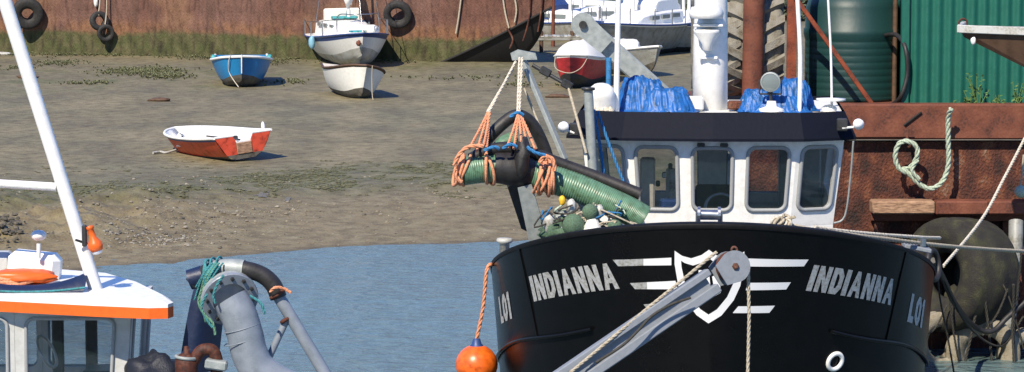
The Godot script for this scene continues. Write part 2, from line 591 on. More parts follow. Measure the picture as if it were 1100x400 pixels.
# ------------------------------------------------------------------ small boats
func hull_point(b: Dictionary, u: float, v: float, side: float, inset := 0.0) -> Vector3:
	var half: float = b.B * 0.5
	var w := 0.0
	if u < 0.4:
		w = lerpf(b.stern, 1.0, smooth01(-0.25, 0.4, u))
	else:
		w = pow(1.0 - pow((u - 0.4) / 0.6, 2.3), b.get("full", 0.75))
	var keel: float = b.D * 0.95 * pow(clampf((u - 0.72) / 0.28, 0.0, 1.0), 2.2) * b.get("rise", 0.75)
	var sheer: float = b.D + b.sheer * pow(maxf(u - 0.25, 0.0) / 0.75, 2.0) + b.sheer * 0.25 * pow(maxf(0.3 - u, 0.0) / 0.3, 2.0)
	var x := maxf(half * w * (0.86 * pow(v, b.get("bilge", 0.38)) + 0.14 * v) - inset, 0.0)
	var y := lerpf(keel + inset, sheer, v)
	var z: float = (u - 0.5) * b.L + b.get("rake", 0.12) * b.L * (v - 1.0) * pow(u, 3.0)
	return Vector3(x * side, y, z - (inset if u > 0.9 else 0.0))

func hull_band(b: Dictionary, v0: float, v1: float, nv: int, inset := 0.0, nu := 22) -> void:
	for side in [-1.0, 1.0]:
		var rows := []
		for i in nu + 1:
			var row := PackedVector3Array()
			for j in nv + 1:
				row.append(hull_point(b, float(i) / nu, lerpf(v0, v1, float(j) / nv), side, inset))
			rows.append(row)
		loft(rows, 1)

func hull_transom(b: Dictionary, v0: float, v1: float, nv := 8, inset := 0.0) -> void:
	var rows := []
	for j in nv + 1:
		var v := lerpf(v0, v1, float(j) / nv)
		rows.append(PackedVector3Array([hull_point(b, 0.0, v, -1.0, inset) + Vector3(0, 0, inset), hull_point(b, 0.0, v, 1.0, inset) + Vector3(0, 0, inset)]))
	loft(rows, -1)

func hull_rail(b: Dictionary, v: float, r: float, off := 0.0) -> void:
	for side in [-1.0, 1.0]:
		var p := PackedVector3Array()
		for i in 25:
			var q := hull_point(b, i / 24.0, v, side)
			q.x += off * side
			p.append(q)
		tube(p, r, 6)

func hull_deck(b: Dictionary, drop := 0.01, camber := 0.06, u0 := 0.0, u1 := 1.0) -> void:
	var rows := []
	for i in 19:
		var u := lerpf(u0, u1, i / 18.0)
		var l := hull_point(b, u, 1.0, -1.0)
		var r := hull_point(b, u, 1.0, 1.0)
		var row := PackedVector3Array()
		for k in 9:
			var t := k / 8.0
			row.append(l.lerp(r, t) + Vector3(0, camber * 4.0 * t * (1.0 - t) * (r.x - l.x) / b.B - drop, 0))
		rows.append(row)
	loft(rows, 1)

func cabin(z0: float, z1: float, y: float, w0: float, w1: float, h: float, slope := 0.35) -> void:
	# a rounded coach roof from z0 (aft) to z1 (forward)
	var rows := []
	for i in 9:
		var t := i / 8.0
		var z := lerpf(z0, z1, t)
		var hh := h * (1.0 - slope * t * t)
		if t > 0.85:
			hh *= 1.0 - (t - 0.85) / 0.15 * 0.55
		var w := lerpf(w0, w1, t) * 0.5
		var row := PackedVector3Array()
		for q in [[-1.0, -0.1], [-0.94, 0.75], [-0.8, 0.95], [-0.4, 1.05], [0.0, 1.08], [0.4, 1.05], [0.8, 0.95], [0.94, 0.75], [1.0, -0.1]]:
			row.append(Vector3(w * q[0], y + hh * q[1], z))
		rows.append(row)
	loft(rows, -1)
	for e in [0, 8]:
		var r: PackedVector3Array = rows[e]
		for k in 7:
			tri(r[0], r[k + 1], r[k + 2])

func tyre(c: Vector3, axis: Vector3, R: float, w: float, hole: float, m: Material, called := "casing", lugs := 0, parent: Node3D = null, lug_w := 0.045, lug_h := 0.065, lug_turn := 0.30, worn := false) -> void:
	var h := w * 0.5
	var prof := [Vector2(hole, -h * 0.45), Vector2(hole * 1.03, -h * 0.72), Vector2(lerpf(hole, R, 0.35), -h * 0.98), Vector2(lerpf(hole, R, 0.7), -h), Vector2(R * 0.955, -h * 0.86), Vector2(R * 0.985, -h * 0.7), Vector2(R * 0.985, -h * 0.36), Vector2(R * 0.96, -h * 0.33), Vector2(R * 0.96, -h * 0.27), Vector2(R, -h * 0.24), Vector2(R, h * 0.24), Vector2(R * 0.96, h * 0.27), Vector2(R * 0.96, h * 0.33), Vector2(R * 0.985, h * 0.36), Vector2(R * 0.985, h * 0.7), Vector2(R * 0.955, h * 0.86), Vector2(lerpf(hole, R, 0.7), h), Vector2(lerpf(hole, R, 0.35), h * 0.98), Vector2(hole * 1.03, h * 0.72), Vector2(hole, h * 0.45), Vector2(lerpf(hole, R, 0.72), h * 0.62), Vector2(R * 0.9, 0.0), Vector2(lerpf(hole, R, 0.72), -h * 0.62)]
	if worn:
		for k in [7, 8, 11, 12]:
			prof[k] = Vector2(R * 0.992, prof[k].y)
	var xf := aim(c, axis)
	lathe(prof, xf, 36, true)
	part(called, m, parent)
	if lugs > 0:
		for k in lugs:
			for s in [-1.0, 1.0]:
				var g: float = TAU * (k + (0.5 if s > 0 else 0.0)) / lugs
				var pts := []
				for q in 5:
					var t := q / 4.0
					var a: float = g + t * lug_turn
					var rad := R * (1.0 if t < 0.8 else 0.985)
					pts.append([Vector3(cos(a), 0, sin(a)) * rad + Vector3(0, s * h * (0.04 + 0.96 * t), 0), Vector3(cos(a), 0, sin(a))])
				var rows := []
				for q in 5:
					var p: Vector3 = pts[q][0]
					var out: Vector3 = pts[q][1]
					var tang := out.cross(Vector3.UP).normalized()
					var lw := R * lug_w
					var lh := R * lug_h
					rows.append(PackedVector3Array([xf * (p - tang * lw - out * 0.03), xf * (p - tang * lw * 0.8 + out * lh), xf * (p + tang * lw * 0.8 + out * lh), xf * (p + tang * lw - out * 0.03)]))
				loft(rows, -1)
				var e: PackedVector3Array = rows[4]
				quad(e[0], e[1], e[2], e[3])
				part("tread_lug", m, parent)

# ------------------------------------------------------------------ the setting
func mud_color(x: float, z: float) -> Color:
	var t := -z - edge_of_water(x)
	var a := n_low.get_noise_2d(x * 5.0, z * 2.2)
	var b := n_mid.get_noise_2d(x * 22.0, z * 9.0)
	var e := n_hi.get_noise_2d(x * 30.0, z * 24.0)
	var c := Color(0.196, 0.173, 0.096)
	c = c.lerp(Color(0.169, 0.158, 0.091), clampf(0.5 + 2.2 * a, 0.0, 1.0))
	c = c.lerp(Color(0.238, 0.207, 0.118), clampf(2.2 * b, 0.0, 0.85))
	c = c.lerp(Color(0.120, 0.107, 0.063), clampf(-2.0 * b - 0.2, 0.0, 0.5))
	c = c.lerp(Color(0.142, 0.126, 0.074), clampf(2.0 * n_mid.get_noise_2d(x * 6.0 + 90.0, z * 20.0) - 0.2, 0.0, 0.4))
	# shelly, browner foreshore near the water
	var shore := smooth01(9.0, 6.0, t)
	c = c.lerp(Color(0.205, 0.168, 0.091), shore * 0.8)
	c = c.lerp(Color(0.265, 0.238, 0.150), shore * clampf(e * 1.8 - 0.25, 0.0, 0.7))
	# green weed growing on the shelf
	var band := smooth01(6.4, 8.8, t) * smooth01(14.5, 11.5, t)
	c = c.lerp(Color(0.104, 0.111, 0.042), band * clampf(0.72 + 1.3 * e + 0.9 * b, 0.0, 0.92))
	c = c.lerp(Color(0.182, 0.175, 0.113), band * clampf(e * -2.0 - 0.25, 0.0, 0.6))
	# weed film in the distance, at the foot of the barge
	var far := smooth01(38.0, 46.0, t) * smooth01(62.0, 56.0, t)
	c = c.lerp(Color(0.114, 0.121, 0.049), far * clampf(2.4 * b + 0.5 * e - 0.2, 0.0, 0.75))
	if t < 0.6:
		c = c.lerp(Color(0.100, 0.081, 0.046), smooth01(0.6, 0.0, t) * 0.7)
	return c

func make_ground() -> void:
	var xs := PackedFloat32Array()
	var x := -90.0
	while x < 90.0:
		xs.append(x)
		x += 0.14 if absf(x) < 13.0 else (0.3 if absf(x) < 26.0 else 4.0)
	var ds := PackedFloat32Array()
	var d := 30.0
	while d < 260.0:
		ds.append(d)
		d += 3.0 if d < 42.0 else (0.13 if d < 68.0 else (0.3 if d < 122.0 else 6.0))
	var v := PackedVector3Array()
	var nr := PackedVector3Array()
	var cl := PackedColorArray()
	var ix := PackedInt32Array()
	for dd in ds:
		for xx in xs:
			v.append(Vector3(xx, ground(xx, -dd), -dd))
			cl.append(mud_color(xx, -dd))
	var nx := xs.size()
	var nd := ds.size()
	for j in nd:
		for i in nx:
			var a := v[j * nx + mini(i + 1, nx - 1)] - v[j * nx + maxi(i - 1, 0)]
			var b := v[mini(j + 1, nd - 1) * nx + i] - v[maxi(j - 1, 0) * nx + i]
			nr.append(a.cross(b).normalized())
			if i < nx - 1 and j < nd - 1:
				var q := j * nx + i
				ix.append_array([q, q + nx, q + nx + 1, q, q + nx + 1, q + 1])
	var arr := []
	arr.resize(Mesh.ARRAY_MAX)
	arr[Mesh.ARRAY_VERTEX] = v
	arr[Mesh.ARRAY_NORMAL] = nr
	arr[Mesh.ARRAY_COLOR] = cl
	arr[Mesh.ARRAY_INDEX] = ix
	var m := ArrayMesh.new()
	m.add_surface_from_arrays(Mesh.PRIMITIVE_TRIANGLES, arr)
	var o := MeshInstance3D.new()
	o.name = "mud_flat"
	o.mesh = m
	o.material_override = M.mud
	o.set_meta("kind", "structure")
	add_child(o)

func make_water() -> void:
	begin()
	var n1 := FastNoiseLite.new()
	n1.seed = 44
	n1.frequency = 0.9
	n1.fractal_octaves = 3
	var rows := []
	var d := 4.0
	while d < 62.0:
		var row := PackedVector3Array()
		var x := -60.0
		while x < 60.0:
			var px := x if absf(x) < 12.0 else x
			row.append(Vector3(px, 0.030 * (0.55 + 1.3 * n_low.get_noise_2d(px * 5.0, d * 11.0)) * n1.get_noise_2d(px * 0.75, d * 2.0), -d))
			x += 0.16 if absf(x) < 12.0 and d > 27.0 else 3.0
		rows.append(row)
		d += 0.12 if d > 27.0 and d < 51.0 else 1.0
	for i in rows.size() - 1:
		var a: PackedVector3Array = rows[i]
		var b: PackedVector3Array = rows[i + 1]
		if a.size() == b.size():
			for k in a.size() - 1:
				quad(a[k], b[k], b[k + 1], a[k + 1], 1)
		else:
			# stitch a coarse row to a fine one
			var ka := 0
			var kb := 0
			while ka < a.size() - 1 or kb < b.size() - 1:
				if kb >= b.size() - 1 or (ka < a.size() - 1 and a[ka + 1].x <= b[kb + 1].x):
					tri(a[ka], b[kb], a[ka + 1], 1)
					ka += 1
				else:
					tri(a[ka], b[kb], b[kb + 1], 1)
					kb += 1
	setting("river_water", M.water)

func pool(px: float, py: float, w: float, l: float, sd: float) -> void:
	# a film of standing water on the mud, ragged at its rim
	var c := gat(px, py)
	begin()
	var step := 0.09
	var nx := int(w / step)
	var nz := int(l / (step * 1.6))
	for i in nx:
		for j in nz:
			var u := (i + 0.5) / nx * 2.0 - 1.0
			var v := (j + 0.5) / nz * 2.0 - 1.0
			var x := c.x + u * w * 0.5
			var z := c.z + v * l * 0.5
			if 1.0 - u * u - v * v + 1.5 * n_mid.get_noise_2d(x * 34.0 + sd * 50.0, z * 12.0) < 0.85:
				continue
			var hx := step * 0.5
			var hz := l / nz * 0.5
			var q := []
			for e in [[-1, -1], [1, -1], [1, 1], [-1, 1]]:
				var p := Vector3(x + e[0] * hx, 0.0, z + e[1] * hz)
				p.y = ground(p.x, p.z) + 0.008
				q.append(p)
			quad(q[0], q[1], q[2], q[3], 1)
	setting("puddle", M.pool)

func scatter(called: String, mesh: Mesh, m: Material, xfs: Array, cols: Array) -> void:
	var mm := MultiMesh.new()
	mm.transform_format = MultiMesh.TRANSFORM_3D
	mm.use_colors = true
	mm.mesh = mesh
	mm.instance_count = xfs.size()
	for i in xfs.size():
		mm.set_instance_transform(i, xfs[i])
		mm.set_instance_color(i, cols[i])
	var o := MultiMeshInstance3D.new()
	o.name = numbered(called)
	o.multimesh = mm
	o.material_override = m
	add_child(o)
	o.set_meta("kind", "stuff")

func make_scatter() -> void:
	# stones and clods on the foreshore
	begin()
	blob(Vector3.ZERO, Vector3(1, 0.55, 0.8), 0.5, 0.9, 5, Basis.IDENTITY, 8, 6, -9.0, false, -1)
	st.generate_normals()
	var stone := st.commit()
	var xf := []
	var cl := []
	for i in 3600:
		var px := rng.randf_range(-40, 620)
		var py := rng.randf_range(188, 292)
		if rng.randf() < 0.35:
			py = rng.randf_range(205, 262)
			px = rng.randf_range(-40, 330)
		var p := gat(px, py)
		if -p.z - edge_of_water(p.x) < 0.15:
			continue
		var s := 0.006 + 0.022 * pow(rng.randf(), 5.0)
		if n_mid.get_noise_2d(p.x * 14.0, p.z * 9.0) > 0.15:
			s *= 1.8
		xf.append(Transform3D(Basis(Vector3.UP, rng.randf() * TAU).scaled(Vector3.ONE * s), p + Vector3(0, s * 0.2, 0)))
		var g := rng.randf()
		cl.append(Color(0.19, 0.165, 0.12).lerp(Color(0.32, 0.29, 0.23), g * g) if rng.randf() > 0.22 else Color(0.10, 0.09, 0.07))
	# a heap of dark stones on the bank
	for i in 260:
		var p := gat(rng.randf_range(-30, 22), rng.randf_range(233, 250))
		var s := 0.02 + 0.05 * rng.randf()
		xf.append(Transform3D(Basis(Vector3.UP, rng.randf() * TAU).scaled(Vector3.ONE * s), p + Vector3(0, rng.randf() * 0.06, 0)))
		cl.append(Color(0.05, 0.046, 0.036).lerp(Color(0.13, 0.115, 0.085), rng.randf()))
	# a broken line of shells and rubble below the bank
	for i in 300:
		var px := rng.randf_range(112, 215)
		var p := gat(px, 262 - (px - 112) * 0.06 + rng.randfn(0.0, 3.0))
		var s := 0.012 + 0.028 * pow(rng.randf(), 2.0)
		xf.append(Transform3D(Basis(Vector3.UP, rng.randf() * TAU).scaled(Vector3.ONE * s), p + Vector3(0, s * 0.2, 0)))
		cl.append(Color(0.26, 0.245, 0.21) if rng.randf() > 0.5 else Color(0.12, 0.11, 0.09))
	scatter("shore_stones", stone, M.stone, xf, cl)
	# low weed in flat dark green clumps
	begin()
	for k in 14:
		var a := TAU * k / 14.0 + rng.randf() * 0.3
		var dir := Vector3(cos(a), 0, sin(a))
		var side := Vector3(-dir.z, 0, dir.x)
		var l := rng.randf_range(0.6, 1.0)
		var m := dir * l * 0.5 + Vector3.UP * rng.randf_range(0.20, 0.5)
		var e := dir * l + Vector3.UP * rng.randf_range(0.02, 0.25)
		tri(side * 0.14, m + side * 0.17, -side * 0.14)
		tri(-side * 0.14, m + side * 0.17, m - side * 0.17)
		tri(m + side * 0.17, e, m - side * 0.17)
	st.generate_normals()
	var weed := st.commit()
	xf = []
	cl = []
	for i in 13000:
		var p := gat(rng.randf_range(-30, 600), rng.randf_range(172, 214))
		var t := -p.z - edge_of_water(p.x)
		var k := n_hi.get_noise_2d(p.x * 30.0, p.z * 24.0) * 1.3 + n_mid.get_noise_2d(p.x * 22.0, p.z * 9.0) + smooth01(6.4, 8.6, t) * smooth01(14.5, 12.0, t) * 0.7 - 0.42
		if rng.randf() * 0.5 > k:
			continue
		var s := rng.randf_range(0.025, 0.075)
		xf.append(Transform3D(Basis(Vector3.UP, rng.randf() * TAU).scaled(Vector3(s, s * 0.5, s)), p))
		cl.append(Color(0.085, 0.088, 0.038).lerp(Color(0.16, 0.15, 0.078), rng.randf()))
	scatter("shore_weed", weed, M.grass, xf, cl)
	# grass tufts on the flat in front of the old barge
	begin()
	for k in 16:
		var a := TAU * k / 16.0 + rng.randf()
		var dir := Vector3(cos(a), 0, sin(a))
		var side := Vector3(-dir.z, 0, dir.x) * 0.07
		var l := rng.randf_range(0.25, 0.6)
		var h := rng.randf_range(0.5, 1.0)
		var m := dir * l * 0.4 + Vector3.UP * h * 0.6
		var e := dir * l + Vector3.UP * h
		tri(side, m + side, -side)
		tri(-side, m + side, m - side)
		tri(m + side, e, m - side)
	st.generate_normals()
	var tuft := st.commit()
	xf = []
	cl = []
	for q in [[150, 77, 44, 4.5, 620], [178, 82, 26, 3, 300], [85, 90, 24, 1.6, 70], [108, 89, 12, 1.5, 40], [62, 68, 34, 3.5, 150], [215, 62, 36, 2.4, 160], [300, 66, 20, 4, 90], [312, 88, 22, 3, 70], [20, 73, 20, 2.5, 60], [395, 66, 60, 2.0, 120], [500, 84, 80, 2.6, 60], [560, 92, 30, 3, 60], [250, 60, 220, 1.2, 420], [90, 59, 110, 1.2, 240], [340, 63, 120, 1.4, 200]]:
		for i in q[4]:
			var p := gat(q[0] + rng.randfn(0, 0.5) * q[2], q[1] + rng.randfn(0, 0.5) * q[3])
			var s := rng.randf_range(0.04, 0.11)
			xf.append(Transform3D(Basis(Vector3.UP, rng.randf() * TAU).scaled(Vector3(s * 1.6, s, s * 1.6)), p))
			cl.append(Color(0.12, 0.135, 0.055).lerp(Color(0.20, 0.20, 0.10), rng.randf()))
	scatter("marsh_grass", tuft, M.grass, xf, cl)

func make_far_bank() -> void:
	begin()
	var rows := []
	for q in [[128.0, 0.1], [140.0, 0.6], [150.0, 1.6], [175.0, 2.6], [230.0, 4.0]]:
		var row := PackedVector3Array()
		var x := -120.0
		while x < 120.0:
			row.append(Vector3(x, q[1] + 0.3 * n_low.get_noise_2d(x * 6.0, q[0]), -q[0]))
			x += 2.0
		rows.append(row)
	for i in rows.size() - 1:
		for k in rows[i].size() - 1:
			st.set_color(Color(0.075, 0.085, 0.040))
			quad(rows[i][k], rows[i + 1][k], rows[i + 1][k + 1], rows[i][k + 1], 1)
	setting("far_bank", M.grass)
	begin()
	for k in 10:
		var dir := Vector3(rng.randfn(), rng.randfn(), rng.randfn()).normalized()
		var s := dir.cross(Vector3(rng.randfn(), rng.randfn(), rng.randfn())).normalized() * 0.4
		var c := Vector3(rng.randf_range(-0.6, 0.6), rng.randf_range(-0.5, 0.5), rng.randf_range(-0.6, 0.6))
		tri(c + s, c + dir, c - s)
		tri(c + s, c - s, c - dir * 0.6)
	st.generate_normals()
	var leaf := st.commit()
	var xf := []
	var cl := []
	for b in 60:
		var c := Vector3(rng.randf_range(-8.0, 30.0), 0.0, -rng.randf_range(136.0, 152.0))
		var r := rng.randf_range(0.8, 1.9)
		var tint := rng.randf()
		for i in 90:
			var v := Vector3(rng.randfn(), absf(rng.randfn()) * 0.8, rng.randfn()).normalized() * r * pow(rng.randf(), 0.4)
			xf.append(Transform3D(Basis(Vector3.UP, rng.randf() * TAU).scaled(Vector3.ONE * 0.24), c + v + Vector3(0, 0.5, 0)))
			cl.append(Color(0.045, 0.070, 0.045).lerp(Color(0.095, 0.115, 0.055), tint * 0.7 + 0.3 * rng.randf()))
	scatter("far_scrub", leaf, M.grass, xf, cl)

# ------------------------------------------------------------------ the old barge on the mud
var barge_o: Vector3
var barge_e: Vector3
var barge_n: Vector3

func barge_pt(s: float, h: float, out := 0.0) -> Vector3:
	# s runs from the forefoot towards the stern, h above the water, out towards the camera
	return barge_e * s + Vector3(0, h - barge_o.y, 0) + barge_n * out

func barge_on_face(px: float, py: float, out := 0.0) -> Vector3:
	# point of the barge's side under a picture point, in the world
	var dir := at(px, py, 1.0) - EYE
	var k := (barge_o - EYE).dot(barge_n) / dir.dot(barge_n)
	return EYE + dir * k + barge_n * out

func barge_chine(s: float) -> float:
	return 0.30 + 2.05 * pow(clampf(-s / 4.35, 0.0, 1.4), 1.12)

func barge_colour(s: float, h: float, base: float) -> Color:
	var a := n_mid.get_noise_2d(s * 12.0, h * 16.0)
	var b := n_low.get_noise_2d(s * 9.0 + 70.0, h * 5.0)
	var e := n_hi.get_noise_2d(s * 40.0, h * 34.0)
	var streak := n_mid.get_noise_2d(s * 60.0 + 30.0, h * 4.0)
	var c := Color(0.140, 0.064, 0.045)
	c = c.lerp(Color(0.172, 0.092, 0.070), clampf(0.45 + 1.5 * b, 0.0, 1.0))
	c = c.lerp(Color(0.100, 0.053, 0.038), clampf(1.8 * streak - 0.1, 0.0, 0.75))
	c = c.lerp(Color(0.240, 0.135, 0.074), clampf(-1.8 * a - 0.2, 0.0, 0.6))
	var rise := h - base
	var orange := smooth01(0.62, 0.85, rise) * smooth01(1.5, 1.05, rise)
	c = c.lerp(Color(0.248, 0.127, 0.061), orange * clampf(0.45 + e * 1.2 + a, 0.0, 0.85))
	var weed := smooth01(0.98, 0.80, rise + 0.16 * a + 0.08 * e)
	c = c.lerp(Color(0.066, 0.078, 0.023).lerp(Color(0.100, 0.098, 0.041), clampf(0.4 + 2.0 * e, 0.0, 1.0)), weed)
	return c

func make_old_barge() -> void:
	barge_o = gat(465, 66)
	var far_end := gat(-60, 54.5)
	barge_e = far_end - barge_o
	barge_e.y = 0.0
	barge_e = barge_e.normalized()
	barge_n = Vector3(-barge_e.z, 0, barge_e.x)
	if barge_n.z < 0.0:
		barge_n = -barge_n
	thing("old_barge", "large rusty barge aground on the mud with green weed along its foot", "barge", barge_o)
	var top := 4.2
	var ns := 250
	for i in ns:
		var s0 := lerpf(-4.55, 27.0, float(i) / ns)
		var s1 := lerpf(-4.55, 27.0, float(i + 1) / ns)
		for j in 34:
			var q := []
			for e in [[s0, j], [s1, j], [s1, j + 1], [s0, j + 1]]:
				var lo := barge_chine(e[0]) - (0.1 if e[0] >= 0.0 else 0.0)
				var h := lerpf(lo, top, e[1] / 34.0)
				q.append([barge_pt(e[0], h, 0.03 * n_low.get_noise_2d(e[0] * 20.0, h * 14.0)), barge_colour(e[0], h, 0.42)])
			for k in [0, 1, 2, 0, 2, 3]:
				st.set_color(q[k][1])
				st.set_smooth_group(1)
				st.add_vertex(q[k][0])
	part("side_plating", M.barge)
	# the bow below the chine, tucked in and tarred
	var rows := []
	for i in 15:
		var t := i / 14.0
		var s := -4.25 * t
		var row := PackedVector3Array()
		var hc := barge_chine(s)
		for j in 9:
			var v := j / 8.0
			row.append(barge_pt(lerpf(s, s * 0.62, v * v), lerpf(hc, 0.2, v), -0.9 * t * v - 0.015))
		rows.append(row)
	loft(rows, 1)
	# round the stem to the far side
	var tip: PackedVector3Array = rows[14]
	var back := PackedVector3Array()
	for p in tip:
		back.append(p - barge_n * 6.0 + barge_e * 5.5)
	loft([tip, back], 1)
	part("bow_bottom", M.tar)
	var a := barge_pt(-4.55, barge_chine(-4.55), -0.02)
	quad(a, barge_pt(-4.55, top, -0.02), barge_pt(0.6, top, -6.0), barge_pt(0.6, barge_chine(-4.55), -6.0))
	part("bow_plate", M.tar)
	quad(barge_pt(-4.55, top), barge_pt(27.0, top), barge_pt(27.0, top, -6.0), barge_pt(0.6, top, -6.0))
	part("deck", M.rust)
	quad(barge_pt(0.6, 0.2, -6.0), barge_pt(27.0, 0.2, -6.0), barge_pt(27.0, top, -6.0), barge_pt(0.6, top, -6.0))
	quad(barge_pt(27.0, 0.2), barge_pt(27.0, 0.2, -6.0), barge_pt(27.0, top, -6.0), barge_pt(27.0, top))
	part("far_plating", M.rust)
	# rubbing strake along the chine of the bow
	var p := PackedVector3Array()
	for i in 16:
		var s := -4.55 * i / 15.0
		p.append(barge_pt(s, barge_chine(s), 0.03))
	tube(p, 0.05, 6)
	part("chine_strake", M.tar)
	# ropes and wires that hang down the bow
	var lines := [[[497, -6], [494, 18], [491, 36], "pale"], [[541, -6], [544, 14], [548, 30], "pale"], [[553, -8], [556, 10], [554, 24], "pale"], [[571, -6], [569, 22], [563, 44], "rust"], [[584, -5], [582, 16], [579, 34], "rust"], [[546, 30], [552, 42], [549, 52], "rust"]]
	for l in lines:
		thing("barge_rope", "%s hanging down the bow of the rusty barge, %s" % ["pale frayed rope" if l[3] == "pale" else "rusty chain", {497: "leftmost on the red plating", 541: "second from the left", 553: "third from the left", 571: "fourth from the left", 584: "rightmost at the stem", 546: "short lower one"}[l[0][0]]], "rope", barge_on_face(l[0][0], l[0][1], 0.1), 0.0, "ropes on the barge bow")
		var q := PackedVector3Array()
		for k in 3:
			q.append(fr.affine_inverse() * barge_on_face(l[k][0], l[k][1], 0.12))
		tube(curve(q, 6), 0.035, 6)
		part("strand", M.pale_rope if l[3] == "pale" else M.rust)
	# tyres hung as fenders
	hung_tyre(36, 14, 0.60, 0.34, 0.22, "large worn black tyre hanging on the rusty barge behind the white mast pole", 0.5, -0.3)
	hung_tyre(112, 22, 0.37, 0.22, 0.17, "small tyre hung edge-on from a rope on the rusty barge, upper of two", 0.85, 0.2)
	hung_tyre(118, 35, 0.33, 0.2, 0.17, "small tyre dangling just below another on the rusty barge", 0.7, -0.2)
	hung_tyre(431, 15, 0.52, 0.3, 0.26, "black tyre hanging alone on the rusty barge beside the sailing yacht", 0.25, -0.35)
	thing("hung_float", "tiny white float hanging on the rusty barge above the small tyres", "float", barge_on_face(104, 2, 0.1))
	blob(Vector3.ZERO, Vector3(0.09, 0.2, 0.09), 0.2, 1.0, 3, Basis.IDENTITY, 10, 8)
	part("float_body", M.white)
	rod(Vector3.ZERO, Vector3(-0.03, 1.6, -0.05), 0.015, 5)
	part("lanyard", M.pale_rope)

func hung_tyre(px: float, py: float, R: float, w: float, hole: float, label: String, yaw: float, tilt: float) -> void:
	var c := barge_on_face(px, py, 0.10 + R * sin(absf(yaw)) * 0.75 + w * 0.5)
	thing("old_tyre", label, "tyre", c, 0.0, "tyres hanging on the old barge")
	var ax := barge_n.rotated(Vector3.UP, yaw).rotated(barge_e, tilt)
	tyre(Vector3.ZERO, ax, R, w, hole, M.rubber)
	var topp := Vector3(0, R * 0.82, 0)
	tube(curve(PackedVector3Array([Vector3(0, R * 0.6, 0.1), topp + barge_n * 0.05, topp + Vector3(0, 0.7, 0) - barge_n * 0.1, topp + Vector3(0, 3.0, 0) - barge_n * 0.18]), 5), 0.025, 6)
	part("hanging_rope", M.pale_rope)

# ------------------------------------------------------------------ boats on the mud
func tilt_to(o: Node3D, roll: float, pitch := 0.0) -> void:
	o.basis = o.basis * Basis(Vector3(0, 0, 1), roll) * Basis(Vector3(1, 0, 0), pitch)
	fr = o.transform

